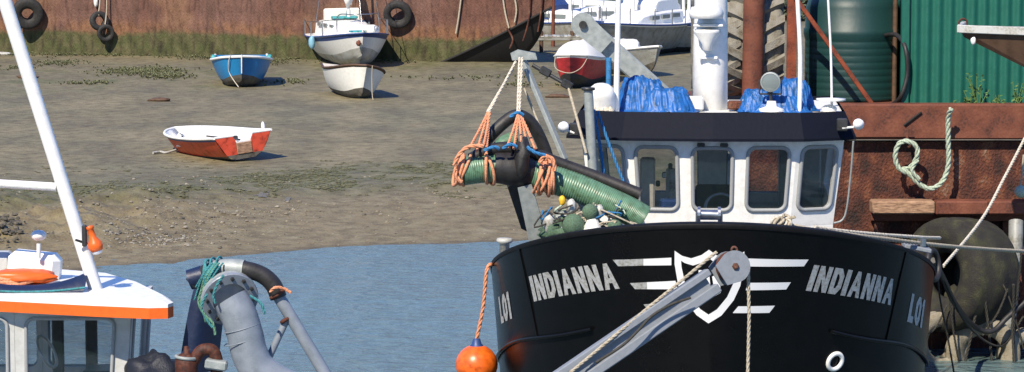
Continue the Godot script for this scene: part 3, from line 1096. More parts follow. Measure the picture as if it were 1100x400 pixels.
func make_small_boats() -> void:
	# blue dinghy, bow towards the camera
	var g := gat(253, 94)
	var o := thing("blue_dinghy", "blue open dinghy with white rim sitting bow-on on the mud", "dinghy", g + Vector3(0, -0.03, -1.9), 0.10)
	var b := {"L": 4.4, "B": 1.95, "D": 0.78, "stern": 0.8, "sheer": 0.24, "full": 0.36, "bilge": 0.17, "rise": 0.35, "rake": 0.03}
	hull_band(b, 0.0, 0.26, 4)
	part("bottom", M.antifoul)
	hull_band(b, 0.26, 1.0, 8)
	part("topsides", M.blue)
	hull_transom(b, 0.0, 1.0)
	part("transom", M.blue)
	hull_band(b, 0.1, 0.99, 6, 0.04)
	part("lining", M.turquoise)
	hull_rail(b, 1.0, 0.045)
	part("gunwale", M.white)
	for z in [-1.2, 0.1, 1.1]:
		box(Vector3(0, 0.62, z), Vector3(1.55 if z < 1.0 else 1.2, 0.04, 0.26))
		part("thwart", M.turquoise)
	rod(hull_point(b, 1.0, 0.3, 0.0) + Vector3(0, 0, 0.02), hull_point(b, 1.0, 1.0, 0.0) + Vector3(0, 0.05, 0.03), 0.022, 6)
	part("stem_band", M.white)
	tube(curve(PackedVector3Array([hull_point(b, 0.985, 1.0, -1.0) + Vector3(0, 0.05, 0), hull_point(b, 0.975, 0.75, -1.0) + Vector3(-0.03, 0, 0.03), hull_point(b, 0.96, 0.35, -1.0) + Vector3(0.0, 0, 0.05), Vector3(-0.1, 0.06, 2.25)]), 5), 0.014, 6)
	part("mooring_line", M.white_rope)
	for s in [-1.0, 1.0]:
		blob(hull_point(b, 0.6, 1.0, s) + Vector3(-0.06 * s, 0.07, 0), Vector3(0.09, 0.09, 0.12), 0.3, 1.0, 4, Basis.IDENTITY, 10, 7)
		part("rowlock_pad", M.turquoise)

	# red and white dinghy, transom towards the camera
	g = gat(244, 172)
	o = thing("red_dinghy", "red dinghy with white inside and notched transom lying on the mud", "dinghy", g + Vector3(-0.52, -0.06, -1.30), PI + 0.55)
	tilt_to(o, -0.10, 0.05)
	b = {"L": 3.7, "B": 1.60, "D": 0.56, "stern": 0.86, "sheer": 0.10, "full": 0.62, "bilge": 0.28, "rise": 0.8, "rake": 0.1}
	hull_band(b, 0.0, 0.2, 4)
	part("bottom", M.antifoul)
	hull_band(b, 0.2, 0.86, 7)
	part("topsides", M.red)
	hull_band(b, 0.86, 0.95, 1)
	part("sheer_stripe", M.deep_blue)
	hull_band(b, 0.95, 1.0, 1)
	part("sheer_strake", M.white)
	hull_rail(b, 1.0, 0.035)
	part("gunwale", M.white)
	hull_band(b, 0.12, 0.995, 6, 0.035)
	hull_transom(b, 0.1, 0.72, 6, 0.04)
	part("lining", M.white)
	# the transom with its notch for an outboard
	var zt := -1.85
	var wtop := hull_point(b, 0.0, 0.92, 1.0).x
	var wlow := hull_point(b, 0.0, 0.25, 1.0).x
	var ybot := hull_point(b, 0.0, 0.25, 1.0).y
	var ytop := hull_point(b, 0.0, 0.96, 1.0).y
	for s in [-1.0, 1.0]:
		prism([Vector2(0.20 * s, ybot), Vector2(wlow * s, ybot), Vector2(wtop * s, ytop), Vector2(0.26 * s, ytop), Vector2(0.20 * s, ytop - 0.10)], Transform3D(Basis.IDENTITY, Vector3(0, 0, zt)), 0.05)
		part("transom_panel", M.red)
		rod(Vector3(0.24 * s, ytop + 0.02, zt), Vector3(wtop * s, ytop + 0.02, zt), 0.035, 6)
		part("transom_cap", M.white)
	box(Vector3(0, ybot + 0.13, zt - 0.01), Vector3(0.38, 0.26, 0.07))
	part("outboard_pad", M.wood)
	prism([Vector2(-wlow, ybot), Vector2(wlow, ybot), Vector2(wlow * 0.55, ybot - 0.11), Vector2(-wlow * 0.55, ybot - 0.11)], Transform3D(Basis.IDENTITY, Vector3(0, 0, zt)), 0.05)
	part("transom_foot", M.antifoul)
	for z in [-0.95, 0.25]:
		box(Vector3(0, 0.36, z), Vector3(1.3, 0.035, 0.28))
		part("thwart", M.white)
	for s in [-1.0, 1.0]:
		rod(Vector3(0.18 * s, 0.42, -1.3), Vector3(0.38 * s, 0.43, 0.9), 0.022, 6)
		part("oar_loom", M.dark_steel)
	box(Vector3(-0.25, 0.42, -0.62), Vector3(0.36, 0.10, 0.16))
	part("locker", M.dark_steel)
	blob(hull_point(b, 0.12, 1.0, -1.0) + Vector3(0, 0.07, 0), Vector3(0.05, 0.12, 0.05), 0.1, 1.0, 4, Basis.IDENTITY, 8, 6)
	part("fender_peg", M.white)
	thing("mooring_scrap", "scrap of pale blue mooring line lying on the mud by the red dinghy", "rope", gat(172, 165))
	tube(curve(PackedVector3Array([Vector3(-0.15, 0.03, 0.2), Vector3(0.0, 0.04, 0), Vector3(0.15, 0.03, 0.12), Vector3(0.4, 0.08, -0.3)]), 5), 0.03, 6)
	part("line", M.pale_grey)

	# white dinghy in front of the yacht
	g = gat(378, 107)
	o = thing("white_dinghy", "white dinghy with dark rim lying bow-on on the mud before the yacht", "dinghy", g + Vector3(-0.1, -0.05, -1.7), 0.22)
	tilt_to(o, -0.12, 0.0)
	b = {"L": 3.9, "B": 1.72, "D": 0.78, "stern": 0.78, "sheer": 0.30, "full": 0.5, "bilge": 0.26, "rise": 0.3, "rake": 0.06}
	hull_band(b, 0.0, 0.22, 4)
	part("bottom", M.antifoul)
	hull_band(b, 0.22, 0.93, 8)
	part("topsides", M.old_white)
	hull_transom(b, 0.0, 1.0)
	part("transom", M.old_white)
	hull_band(b, 0.93, 1.0, 1)
	part("sheer_strake", M.brown)
	hull_rail(b, 1.0, 0.035)
	part("gunwale", M.brown)
	hull_band(b, 0.1, 0.99, 6, 0.04)
	part("lining", M.dark_red)
	for z in [-1.0, 0.2]:
		box(Vector3(0, 0.66, z), Vector3(1.4, 0.04, 0.26))
		part("thwart", M.brown)
	tube(curve(PackedVector3Array([hull_point(b, 0.99, 0.98, 1.0) + Vector3(0, 0.03, 0.03), hull_point(b, 0.99, 0.5, 1.0) + Vector3(0.08, 0, 0.10), Vector3(0.3, 0.08, 1.98), Vector3(0.5, 0.02, 2.2)]), 5), 0.015, 6)
	part("mooring_line", M.pale_rope)

	# the small yacht
	g = gat(366, 74)
	o = thing("sailing_yacht", "white sailing yacht with blue sheer stripe aground beside the rusty barge", "yacht", g + Vector3(0.1, 0.0, -3.1), 0.2)
	tilt_to(o, 0.02)
	b = {"L": 7.4, "B": 2.78, "D": 0.98, "stern": 0.7, "sheer": 0.28, "full": 0.55, "bilge": 0.28, "rise": 0.5, "rake": 0.06}
	hull_band(b, 0.0, 0.36, 5)
	part("bottom", M.pale_grey)
	hull_band(b, 0.36, 0.40, 1)
	part("boot_top", M.pale_grey)
	hull_band(b, 0.40, 0.84, 6)
	part("topsides", M.white)
	hull_transom(b, 0.0, 1.0)
	part("transom", M.white)
	hull_band(b, 0.84, 0.97, 2)
	part("sheer_stripe", M.deep_blue)
	hull_band(b, 0.97, 1.0, 1)
	hull_deck(b, 0.0, 0.07)
	part("deck", M.white)
	hull_rail(b, 1.0, 0.03)
	part("toe_rail", M.deep_blue)
	cabin(-1.8, 1.7, 1.02, 1.95, 1.3, 0.52)
	part("coach_roof", M.white)
	for s in [-1.0, 1.0]:
		for k in 3:
			box(Vector3(s * (0.90 - 0.11 * k), 1.42 - 0.02 * k, -1.0 + 0.8 * k), Vector3(0.05, 0.14, 0.5), Basis(Vector3.UP, -0.09 * s))
			part("cabin_window", M.lens)
	box(Vector3(0, 1.64, -0.9), Vector3(0.9, 0.08, 0.7), Basis.IDENTITY, 0.02)
	part("hatch", M.turquoise)
	box(Vector3(0, 1.26, 2.1), Vector3(0.5, 0.06, 0.5), Basis.IDENTITY, 0.02)
	part("fore_hatch", M.turquoise)
	rod(Vector3(0, 1.7, 0.3), Vector3(0, 8.4, 0.1), 0.06, 10, 0.045)
	part("mast", M.old_white)
	rod(Vector3(0, 2.55, 0.22), Vector3(0.75, 2.95, -2.4), 0.05, 8)
	part("boom", M.old_white)
	var sail := PackedVector3Array()
	for k in 9:
		var t := k / 8.0
		sail.append(Vector3(0, 2.66, 0.2).lerp(Vector3(0.75, 3.05, -2.3), t) + Vector3(0.03 * sin(k * 2.1), 0.05, 0))
	tube(sail, [0.14, 0.17, 0.15, 0.17, 0.14, 0.15, 0.13, 0.12, 0.06], 10)
	part("furled_sail", M.canvas)
	box(Vector3(0.0, 1.72, -1.5), Vector3(1.3, 0.45, 0.5), Basis.IDENTITY, 0.06)
	part("spray_hood", M.canvas)
	blob(Vector3(0.55, 1.30, 1.9), Vector3(0.3, 0.16, 0.35), 0.4, 1.2, 12, Basis.IDENTITY, 14, 9)
	part("deck_bundle", M.canvas)
	blob(Vector3(-0.02, 2.55, 0.36), Vector3(0.20, 0.50, 0.16), 0.45, 1.2, 11, Basis.IDENTITY, 14, 10)
	part("sail_cover", M.canvas)
	for s in [-1.0, 1.0]:
		rod(Vector3(1.18 * s, 1.4, 0.0), Vector3(0, 8.0, 0.1), 0.014, 5)
		part("shroud", M.steel)
		for z in [-3.2, -1.6, 0.2, 1.8]:
			var w := hull_point(b, z / 7.4 + 0.5, 1.0, s)
			rod(w, w + Vector3(0, 0.55, 0), 0.02, 5)
			part("stanchion", M.steel)
		var l := PackedVector3Array()
		for z in [-3.2, -1.6, 0.2, 1.8, 3.2]:
			l.append(hull_point(b, z / 7.4 + 0.5, 1.0, s) + Vector3(0, 0.54, 0))
		tube(l, 0.014, 5)
		part("guard_wire", M.steel)
	tube(curve(PackedVector3Array([Vector3(-0.75, 1.25, 2.55), Vector3(-0.70, 1.85, 2.6), Vector3(-0.3, 1.9, 3.3), Vector3(0.3, 1.9, 3.3), Vector3(0.70, 1.85, 2.6), Vector3(0.75, 1.25, 2.55)]), 5), 0.02, 6)
	part("pulpit", M.steel)
	rod(Vector3(0, 1.3, 3.6), Vector3(0, 8.2, 0.15), 0.014, 5)
	part("forestay", M.steel)
	blob(Vector3(-0.15, 0.92, 3.55), Vector3(0.08, 0.10, 0.07), 0.4, 1.0, 6, Basis.IDENTITY, 10, 7)
	part("anchor", M.oxide)
	blob(Vector3(-1.42, 0.85, 0.8), Vector3(0.12, 0.24, 0.12), 0.15, 1.0, 6, Basis.IDENTITY, 12, 9)
	part("fender", M.pale_blue)
	for s in [-1.0, 1.0]:
		box(Vector3(0.5 * s, 0.0, -0.2), Vector3(0.10, 0.6, 1.6))
		part("bilge_keel", M.antifoul)

	# the red boat under a white cover
	g = gat(616, 96)
	o = thing("red_boat", "dark red boat under a white cover standing bow-on near the jetty", "boat", g + Vector3(0.35, -0.05, -2.3), -0.18)
	b = {"L": 5.2, "B": 1.58, "D": 0.92, "stern": 0.8, "sheer": 0.22, "full": 0.34, "bilge": 0.2, "rise": 0.4, "rake": 0.02}
	hull_band(b, 0.0, 0.3, 4)
	part("bottom", M.dark_steel)
	hull_band(b, 0.3, 0.9, 7)
	part("topsides", M.dark_red)
	hull_transom(b, 0.0, 1.0)
	part("transom", M.dark_red)
	hull_band(b, 0.9, 1.0, 1)
	hull_rail(b, 1.0, 0.03)
	part("gunwale", M.old_white)
	var rows := []
	for i in 15:
		var u := i / 14.0
		var l := hull_point(b, u, 1.0, -1.0) + Vector3(-0.03, -0.03, 0)
		var r := hull_point(b, u, 1.0, 1.0) + Vector3(0.03, -0.03, 0)
		var row := PackedVector3Array()
		for k in 11:
			var t := k / 10.0
			row.append(l.lerp(r, t) + Vector3(0, (0.55 * pow(maxf(1.0 - pow(absf(t * 2.0 - 1.0), 2.2), 0.0), 0.8) + 0.05 * n_mid.get_noise_2d(k * 30.0, i * 40.0)) * smooth01(1.06, 0.72, u), 0))
		rows.append(row)
	loft(rows, 1)
	part("cover", M.canvas)
	tube(curve(PackedVector3Array([hull_point(b, 0.9, 0.98, -1.0), Vector3(-0.45, 0.72, 2.6), Vector3(0.0, 0.58, 2.72), Vector3(0.35, 0.74, 2.6), hull_point(b, 0.92, 0.98, 1.0)]), 6), 0.014, 6)
	part("bow_rope", M.pale_rope)

	# pale grey dinghy beside it
	g = gat(676, 84)
	thing("grey_dinghy", "pale grey dinghy on the mud to the right of the red boat", "dinghy", g + Vector3(-0.2, -0.05, -2.0), 0.55)
	b = {"L": 4.4, "B": 1.7, "D": 0.85, "stern": 0.8, "sheer": 0.25, "full": 0.62, "bilge": 0.36, "rise": 0.5, "rake": 0.05}
	hull_band(b, 0.0, 0.28, 4)
	part("bottom", M.antifoul)
	hull_band(b, 0.28, 0.93, 7)
	part("topsides", M.grey_hull)
	hull_transom(b, 0.0, 1.0)
	part("transom", M.grey_hull)
	hull_band(b, 0.93, 1.0, 1)
	hull_rail(b, 1.0, 0.04)
	hull_band(b, 0.1, 0.98, 5, 0.04)
	part("gunwale", M.white)
	blob(Vector3(-0.1, 0.95, 0.3), Vector3(0.6, 0.35, 0.9), 0.5, 1.0, 21, Basis.IDENTITY, 16, 10)
	part("gear_bundle", M.canvas)

	far_yacht(gat(688, 63) + Vector3(0, 0, -3.0), -0.42, 7.4, 2.9, 1.22, M.grey_hull, "broad grey hulled motor yacht with white deck, largest beyond the mast", true)
	far_yacht(gat(752, 58) + Vector3(0, 0, -3.0), -0.75, 7.4, 2.7, 1.05, M.grey_hull, "grey yacht with white cabin partly behind the big tyres", false)
	far_yacht(gat(607, 44) + Vector3(0, 0, -1.0), 0.9, 6.0, 2.2, 0.8, M.pale_grey, "white cabin boat moored behind the wooden jetty", true)
	far_yacht(gat(660, 36) + Vector3(0, 0, -1.0), 1.2, 7.5, 2.6, 0.9, M.white, "white yacht farthest back behind the grey yacht", false)
	far_yacht(gat(728, 47) + Vector3(0, 0, -1.0), 1.0, 7.0, 2.5, 0.9, M.white, "white yacht between the mast and the big grey yacht, far back", true)
	far_yacht(gat(632, 42) + Vector3(0, 0, -1.0), -1.1, 6.4, 2.3, 0.85, M.white, "low white yacht above the derrick head, beyond the jetty", false)
	# masts of the moored boats are parts of those boats; the jetty stands before them
	g = gat(612, 56)
	thing("jetty", "short grey wooden jetty on posts behind the red boat", "jetty", g)
	for k in 26:
		box(Vector3(-1.2 + k * 0.15, 0.62 + rng.randf() * 0.012, 0.0), Vector3(0.135, 0.05, 1.1))
		part("plank", M.pale_grey if k % 3 else M.grey_hull)
	for x in [-1.1, 0.1, 1.3, 2.5]:
		for z in [-0.45, 0.45]:
			rod(Vector3(x, -0.3, z), Vector3(x, 0.8, z), 0.075, 8)
			part("post", M.brown)
	box(Vector3(0.7, 0.53, 0.5), Vector3(3.9, 0.12, 0.08))
	part("bearer", M.grey_hull)
	thing("mooring_post", "reddish wooden post standing beside the far jetty", "post", gat(594, 50))
	rod(Vector3(0, -0.3, 0), Vector3(0.02, 2.2, 0), 0.09, 10, 0.07)
	part("shaft", M.oxide)
	rod(Vector3(0.02, 2.2, 0), Vector3(0.02, 2.24, 0), 0.10, 10)
	part("cap", M.rust)
	for q in [[29, 91, "thin dark driftwood lying on the mud behind the white mast pole"], [3, 59, "small pale scrap lying on the mud at the far left edge"], [171, 109, "dark lump of wood on the mud between the two dinghies"], [598, 105, "small dark stick on the mud before the red boat"]]:
		thing("driftwood", q[2], "debris", gat(q[0] if q[0] > 20 else 2, q[1] if q[0] != 29 else 84))
		blob(Vector3(0, 0.04, 0), Vector3(0.35, 0.07, 0.1), 0.5, 1.1, q[0], Basis.IDENTITY, 12, 8)
		part("piece", M.brown if q[0] != 3 else M.pale_grey)

func far_yacht(p: Vector3, yaw: float, L: float, B: float, D: float, hullm: Material, label: String, fly: bool) -> void:
	thing("moored_yacht", label, "yacht", Vector3(p.x, ground(p.x, p.z) - 0.1, p.z), yaw, "yachts lying beyond the jetty")
	var b := {"L": L, "B": B, "D": D, "stern": 0.8, "sheer": 0.2, "full": 0.6, "bilge": 0.26, "rise": 0.5, "rake": 0.08}
	hull_band(b, 0.0, 0.24, 3)
	part("bottom", M.dark_steel)
	hull_band(b, 0.24, 0.94, 7)
	part("topsides", hullm)
	hull_transom(b, 0.0, 1.0)
	part("transom", hullm)
	hull_band(b, 0.94, 1.0, 1)
	hull_deck(b, 0.0, 0.08)
	part("deck", M.white)
	hull_rail(b, 1.0, 0.04)
	part("toe_rail", M.deep_blue)
	cabin(-L * 0.32, L * 0.22, D + 0.05, B * 0.72, B * 0.5, 0.55)
	part("coach_roof", M.white)
	for s in [-1.0, 1.0]:
		for k in 3:
			box(Vector3(s * (B * 0.335 - 0.05 * k), D + 0.34 - 0.02 * k, -L * 0.22 + L * 0.13 * k), Vector3(0.06, 0.16, L * 0.09), Basis(Vector3.UP, -0.07 * s))
			part("cabin_window", M.lens)
	if fly:
		cabin(-L * 0.30, -L * 0.02, D + 0.55, B * 0.6, B * 0.5, 0.5, 0.1)
		part("wheel_shelter", M.deep_blue if L < 7.0 else M.white)
	for s in [-1.0, 1.0]:
		for k in 5:
			var w := hull_point(b, 0.12 + 0.19 * k, 1.0, s)
			rod(w, w + Vector3(0, 0.6, 0), 0.022, 5)
			part("stanchion", M.steel)
	rod(Vector3(0, D + 0.4, L * 0.05), Vector3(0, D + 8.5, L * 0.03), 0.07, 8)
	part("mast", M.old_white)
	rod(Vector3(0, D + 1.5, L * 0.04), Vector3(0, D + 1.6, -L * 0.4), 0.10, 8)
	part("boom", M.deep_blue)

# ------------------------------------------------------------------ the black fishing boat
const HB := 2.48

func sheer_of(a: float) -> float:
	if a < 3.2:
		return 2.80 - 0.285 * a
	return 1.888 - 0.27 * (a - 3.2) + 0.019 * pow(a - 3.2, 2.0)

func hull_at(q: float, v: float, out := 0.0) -> Vector3:
	# q: 0 at the stem, 1 at the shoulder, 2 at the stern, signed by side; v: metres down from the rail
	var p := hull_raw(q, v)
	if out != 0.0:
		var du := hull_raw(q + 0.004, v) - hull_raw(q - 0.004, v)
		var dv := hull_raw(q, v + 0.01) - hull_raw(q, v - 0.01)
		var n := dv.cross(du).normalized()
		if n.dot(Vector3(p.x, 0.0, p.z + 3.2)) < 0.0:
			n = -n
		p += n * out
	return p

func hull_raw(q: float, v: float) -> Vector3:
	var sg := -1.0 if q < 0.0 else 1.0
	var t := minf(absf(q), 1.0)
	var s := sin(t * PI / 2.0)
	var e := maxf(absf(q) - 1.0, 0.0) * 5.6
	var a0 := 3.2 * (1.0 - cos(t * PI / 2.0)) + e
	var x := (HB - 0.08 * v) * pow(s, 1.0 + 0.35 * maxf(v, 0.0)) * (1.0 - 0.07 * pow(e / 5.6, 2.0))
	var a := a0 + 0.22 * v * cos(t * PI / 2.0)
	return Vector3(x * sg, sheer_of(a0) - v, -a)

func arc_table() -> PackedVector2Array:
	# arc length along the hull a little below the rail against q
	var r := PackedVector2Array()
	var run := 0.0
	var last := hull_raw(0.0, 0.5)
	for i in 401:
		var q := i / 400.0 * 1.2
		var p := hull_raw(q, 0.5)
		p.y = 0.0
		if i > 0:
			run += p.distance_to(last)
		last = p
		r.append(Vector2(run, q))
	return r

func q_of(tab: PackedVector2Array, u: float) -> float:
	var k := absf(u)
	for i in tab.size() - 1:
		if tab[i + 1].x >= k:
			return (-1.0 if u < 0.0 else 1.0) * lerpf(tab[i].y, tab[i + 1].y, (k - tab[i].x) / maxf(tab[i + 1].x - tab[i].x, 1e-6))
	return 1.2

func q_of_x(x: float, v: float) -> float:
	# q where the hull has this half breadth
	var lo := 0.0
	var hi := 1.0
	for i in 30:
		var m := (lo + hi) * 0.5
		if hull_raw(m, v).x < absf(x):
			lo = m
		else:
			hi = m
	return lo * (-1.0 if x < 0.0 else 1.0)

const GLYPHS := {
	"I": [0.36, [[0, 0, 0.36, 0, 0.36, 1, 0, 1]]],
	"N": [0.86, [[0, 0, 0.30, 0, 0.30, 1, 0, 1], [0.56, 0, 0.86, 0, 0.86, 1, 0.56, 1], [0.30, 0.98, 0.30, 0.52, 0.56, 0.02, 0.56, 0.48]]],
	"D": [0.82, [[0, 0, 0.30, 0, 0.30, 1, 0, 1], [0.30, 0.78, 0.42, 0.76, 0.55, 1, 0.30, 1], [0.42, 0.76, 0.52, 0.64, 0.82, 0.74, 0.55, 1], [0.52, 0.64, 0.52, 0.36, 0.82, 0.26, 0.82, 0.74], [0.52, 0.36, 0.42, 0.24, 0.55, 0, 0.82, 0.26], [0.42, 0.24, 0.30, 0.22, 0.30, 0, 0.55, 0]]],
	"A": [0.94, [[0, 0, 0.30, 0, 0.36, 0.24, 0.335, 1], [0.335, 1, 0.36, 0.24, 0.41, 0.43, 0.47, 0.70], [0.335, 1, 0.47, 0.70, 0.53, 0.43, 0.605, 1], [0.605, 1, 0.53, 0.43, 0.58, 0.24, 0.94, 0], [0.58, 0.24, 0.64, 0, 0.94, 0, 0.93, 0.02], [0.36, 0.24, 0.58, 0.24, 0.53, 0.43, 0.41, 0.43]]],
	"L": [0.62, [[0, 0, 0.30, 0, 0.30, 1, 0, 1], [0.30, 0, 0.62, 0, 0.62, 0.24, 0.30, 0.24]]],
	"O": [0.80, [[0, 0.25, 0.30, 0.35, 0.30, 0.65, 0, 0.75], [0, 0.75, 0.30, 0.65, 0.40, 0.77, 0.25, 1], [0.25, 1, 0.40, 0.77, 0.55, 1, 0.55, 1], [0.40, 0.77, 0.50, 0.65, 0.80, 0.75, 0.55, 1], [0.50, 0.65, 0.50, 0.35, 0.80, 0.25, 0.80, 0.75], [0.50, 0.35, 0.40, 0.23, 0.55, 0, 0.80, 0.25], [0.40, 0.23, 0.25, 0, 0.55, 0, 0.55, 0], [0.40, 0.23, 0.30, 0.35, 0, 0.25, 0.25, 0]]],
	"1": [0.40, [[0.10, 0, 0.40, 0, 0.40, 1, 0.10, 1], [0.10, 0.98, 0.0, 0.86, 0.0, 0.70, 0.10, 0.74]]],
}

func words(text: String, q0: float, q1: float, v_top: float, h: float, called: String) -> void:
	# block letters laid on the plating from q0 to q1
	var tab := arc_table()
	var u0 := 0.0
	var u1 := 0.0
	for r in tab:
		if r.y <= absf(q0):
			u0 = r.x * signf(q0)
		if r.y <= absf(q1):
			u1 = r.x * signf(q1)
	var total := -0.13
	for ch in text:
		total += GLYPHS[ch][0] + 0.13
	var run := 0.0
	begin()
	for ch in text:
		for poly in GLYPHS[ch][1]:
			var f := []
			for k in 4:
				f.append(Vector2(run + poly[2 * k], poly[2 * k + 1]))
			var n := 4
			for i in n:
				for j in n:
					var p := []
					for e in [[i, j], [i + 1, j], [i + 1, j + 1], [i, j + 1]]:
						var w: Vector2 = (f[0] as Vector2).lerp(f[1], e[0] / float(n)).lerp((f[3] as Vector2).lerp(f[2], e[0] / float(n)), e[1] / float(n))
						p.append(hull_at(q_of(tab, lerpf(u0, u1, w.x / total)), v_top + h * (1.0 - w.y), 0.005))
					quad(p[0], p[1], p[2], p[3], 1)
		run += GLYPHS[ch][0] + 0.13
		part(called, M.sign_silver)

func on_bow(px: float, py: float, out := 0.004) -> Vector3:
	# plating at a distance from the stem: metres across and metres below the stem head, as painted
	var x := (px - 764.0) / 106.5
	var y := 2.80 - (py - 243.0) / 106.5
	var q := q_of_x(x, 0.5)
	for i in 4:
		var v := hull_raw(q, 0.0).y - y
		q = q_of_x(x, v)
	return hull_at(q, hull_raw(q, 0.0).y - y, out)

func painted(c: Array, n: int, out := 0.004) -> void:
	# a four cornered mark on the bow: c as [x, y] x 4 (top edge left to right, then bottom edge right to left)
	for i in n:
		var t0 := float(i) / n
		var t1 := float(i + 1) / n
		var p := []
		for e in [[0, 1, t0], [0, 1, t1], [3, 2, t1], [3, 2, t0]]:
			p.append(on_bow(lerpf(c[e[0]][0], c[e[1]][0], e[2]), lerpf(c[e[0]][1], c[e[1]][1], e[2]), out))
		quad(p[0], p[1], p[2], p[3], 1)

func make_fishing_boat() -> void:
	var stem := at(765, 243, 28.0)
	stem.y = 0.0
	var boat := thing("fishing_boat", "black hulled fishing boat with white wheelhouse and lettered bow facing the camera", "fishing boat", stem, atan2(-stem.x, -stem.z))
	# plating
	var rows := []
	for i in 121:
		var q := lerpf(-2.0, 2.0, i / 120.0)
		var row := PackedVector3Array()
		var deep := hull_raw(q, 0.0).y + 0.5
		for j in 19:
			row.append(hull_at(q, deep * j / 18.0, 0.0001 + 0.006 * n_low.get_noise_2d(q * 260.0, j * 9.0)))
		rows.append(row)
	loft(rows, 1)
	var l: PackedVector3Array = rows[0]
	var r: PackedVector3Array = rows[120]
	for j in 18:
		quad(l[j], r[j], r[j + 1], l[j + 1])
	part("hull", M.black_paint)
	# bulwark inside, rail, deck
	rows = []
	for i in 81:
		var q := lerpf(-1.98, 1.98, i / 80.0)
		rows.append(PackedVector3Array([hull_at(q, 0.0, -0.07), hull_at(q, 0.85, -0.07)]))
	loft(rows, 1)
	part("bulwark_lining", M.grey_paint)
	rows = []
	for i in 121:
		var q := lerpf(-2.0, 2.0, i / 120.0)
		rows.append(PackedVector3Array([hull_at(q, 0.03, 0.010), hull_at(q, -0.010, 0.012), hull_at(q, -0.018, 0.004), hull_at(q, -0.018, -0.07), hull_at(q, 0.04, -0.080)]))
	loft(rows, 1)
	part("rail_cap", M.rail_black)
	rows = []
	for i in 41:
		var q := lerpf(0.02, 1.98, i / 40.0)
		rows.append(PackedVector3Array([hull_at(-q, 0.85, -0.06), hull_at(q, 0.85, -0.06)]))
	loft(rows, 1)
	part("deck", M.grey_paint)
	# rubbing strake
	for s in [-1.0, 1.0]:
		var p := PackedVector3Array()
		for i in 34:
			var q: float = s * lerpf(0.42, 1.9, i / 33.0)
			p.append(hull_at(q, 1.0 + 0.02 * sin(i * 0.7), 0.02))
		tube(p, 0.022, 8)
		part("rubbing_strake", M.black_paint)
	# a heavy welded doubling plate at each shoulder
	for s in [-1.0, 1.0]:
		rows = []
		for i in 9:
			var q: float = s * lerpf(0.618, 0.632, i / 8.0)
			var row := PackedVector3Array()
			for j in 9:
				row.append(hull_at(q, 0.02 + 1.0 * j / 8.0, 0.012))
			rows.append(row)
		loft(rows, 1)
		part("doubling_strip", M.black_paint)
	# lettering
	words("INDIANNA", q_of_x(-1.92, 0.47), q_of_x(-0.985, 0.47), 0.34, 0.275, "name_letter")
	words("INDIANNA", q_of_x(1.01, 0.47), q_of_x(1.92, 0.47), 0.34, 0.275, "name_letter")
	words("LO1", q_of_x(-2.33, 0.55), q_of_x(-2.185, 0.55), 0.42, 0.30, "number_letter")
	words("LO1", q_of_x(2.125, 0.55), q_of_x(2.305, 0.55), 0.42, 0.31, "number_letter")
	# shield and stripes on the stem
	var outer := [[724, 272], [732, 277.5], [742, 280], [753, 276], [761, 270], [769, 276], [780, 280], [790, 277.5], [799, 272], [799, 287], [795, 311], [788, 327], [775, 344], [761, 353], [748, 344], [735, 327], [728, 311], [724, 287]]
	var inner := [[731, 283], [735, 285.5], [744, 288], [754, 284.5], [761, 279.5], [768, 284.5], [778, 288], [787, 285.5], [791.5, 283], [791, 290], [787, 309], [781, 323], [770, 337], [761, 343], [752, 337], [742, 323], [735.5, 309], [731.5, 290]]
	for i in outer.size():
		var j := (i + 1) % outer.size()
		var m := 4
		for k in m:
			var a := float(k) / m
			var b := float(k + 1) / m
			quad(on_bow(lerpf(outer[i][0], outer[j][0], a), lerpf(outer[i][1], outer[j][1], a)), on_bow(lerpf(outer[i][0], outer[j][0], b), lerpf(outer[i][1], outer[j][1], b)), on_bow(lerpf(inner[i][0], inner[j][0], b), lerpf(inner[i][1], inner[j][1], b)), on_bow(lerpf(inner[i][0], inner[j][0], a), lerpf(inner[i][1], inner[j][1], a)), 1)
	painted([[750, 293], [761, 293], [764, 322], [750, 322]], 4)
	painted([[764.5, 300], [772, 296], [774, 318], [768, 322]], 4)
	part("bow_shield", M.sign_white)
	for c in [[[690, 283], [720.5, 280], [720.5, 288.6], [690, 290.6]], [[694, 309.5], [725, 306], [727.5, 315.5], [694, 317.5]], [[696, 334.5], [718, 332.5], [722, 341], [700, 342]], [[803.5, 280], [869, 284], [864, 291.5], [804, 289]], [[803, 307.5], [850, 309], [845, 317], [801, 316]], [[793, 334], [833, 335], [827, 343], [787, 341.5]]]:
		painted(c, 10)
		part("bow_stripe", M.sign_white)
	for c in [[[656, 286.5], [690, 283], [690, 290.6], [662, 293.5]], [[675, 312], [694, 309.5], [694, 317.5], [680.5, 318.5]], [[690, 335.5], [696, 334.5], [700, 342], [696, 342.5]]]:
		painted(c, 6)
		part("bow_stripe", M.sign_silver)
	# hawse ring and draught marks
	pipe_ring(hull_at(q_of_x(1.28, 1.35), 1.31, 0.01), hull_at(0.4, 1.3, 1.0) - hull_at(0.4, 1.3, 0.0), 0.09, 0.025)
	part("hawse_ring", M.white)
	for s in [-1.0, 1.0]:
		rows = []
		for i in 3:
			var row := PackedVector3Array()
			for j in 5:
				row.append(hull_at(s * lerpf(0.955, 0.975, i / 2.0), 0.86 + 0.06 * j, 0.006))
			rows.append(row)
		loft(rows, 1)
		part("draught_mark", M.sign_white)
	# bollard at the shoulder
	lathe([Vector2(0.0, -0.30), Vector2(0.055, -0.30), Vector2(0.055, 0.0), Vector2(0.085, 0.015), Vector2(0.09, 0.04), Vector2(0.08, 0.06), Vector2(0.0, 0.065)], Transform3D(Basis.IDENTITY, A(542, 262, 30.35)), 16)
	part("bollard", M.pale_grey)
	# bow roller
	var c := A(762, 231, 28.7)
	rod(c + Vector3(-0.10, 0, 0), c + Vector3(0.10, 0, 0), 0.055, 14)
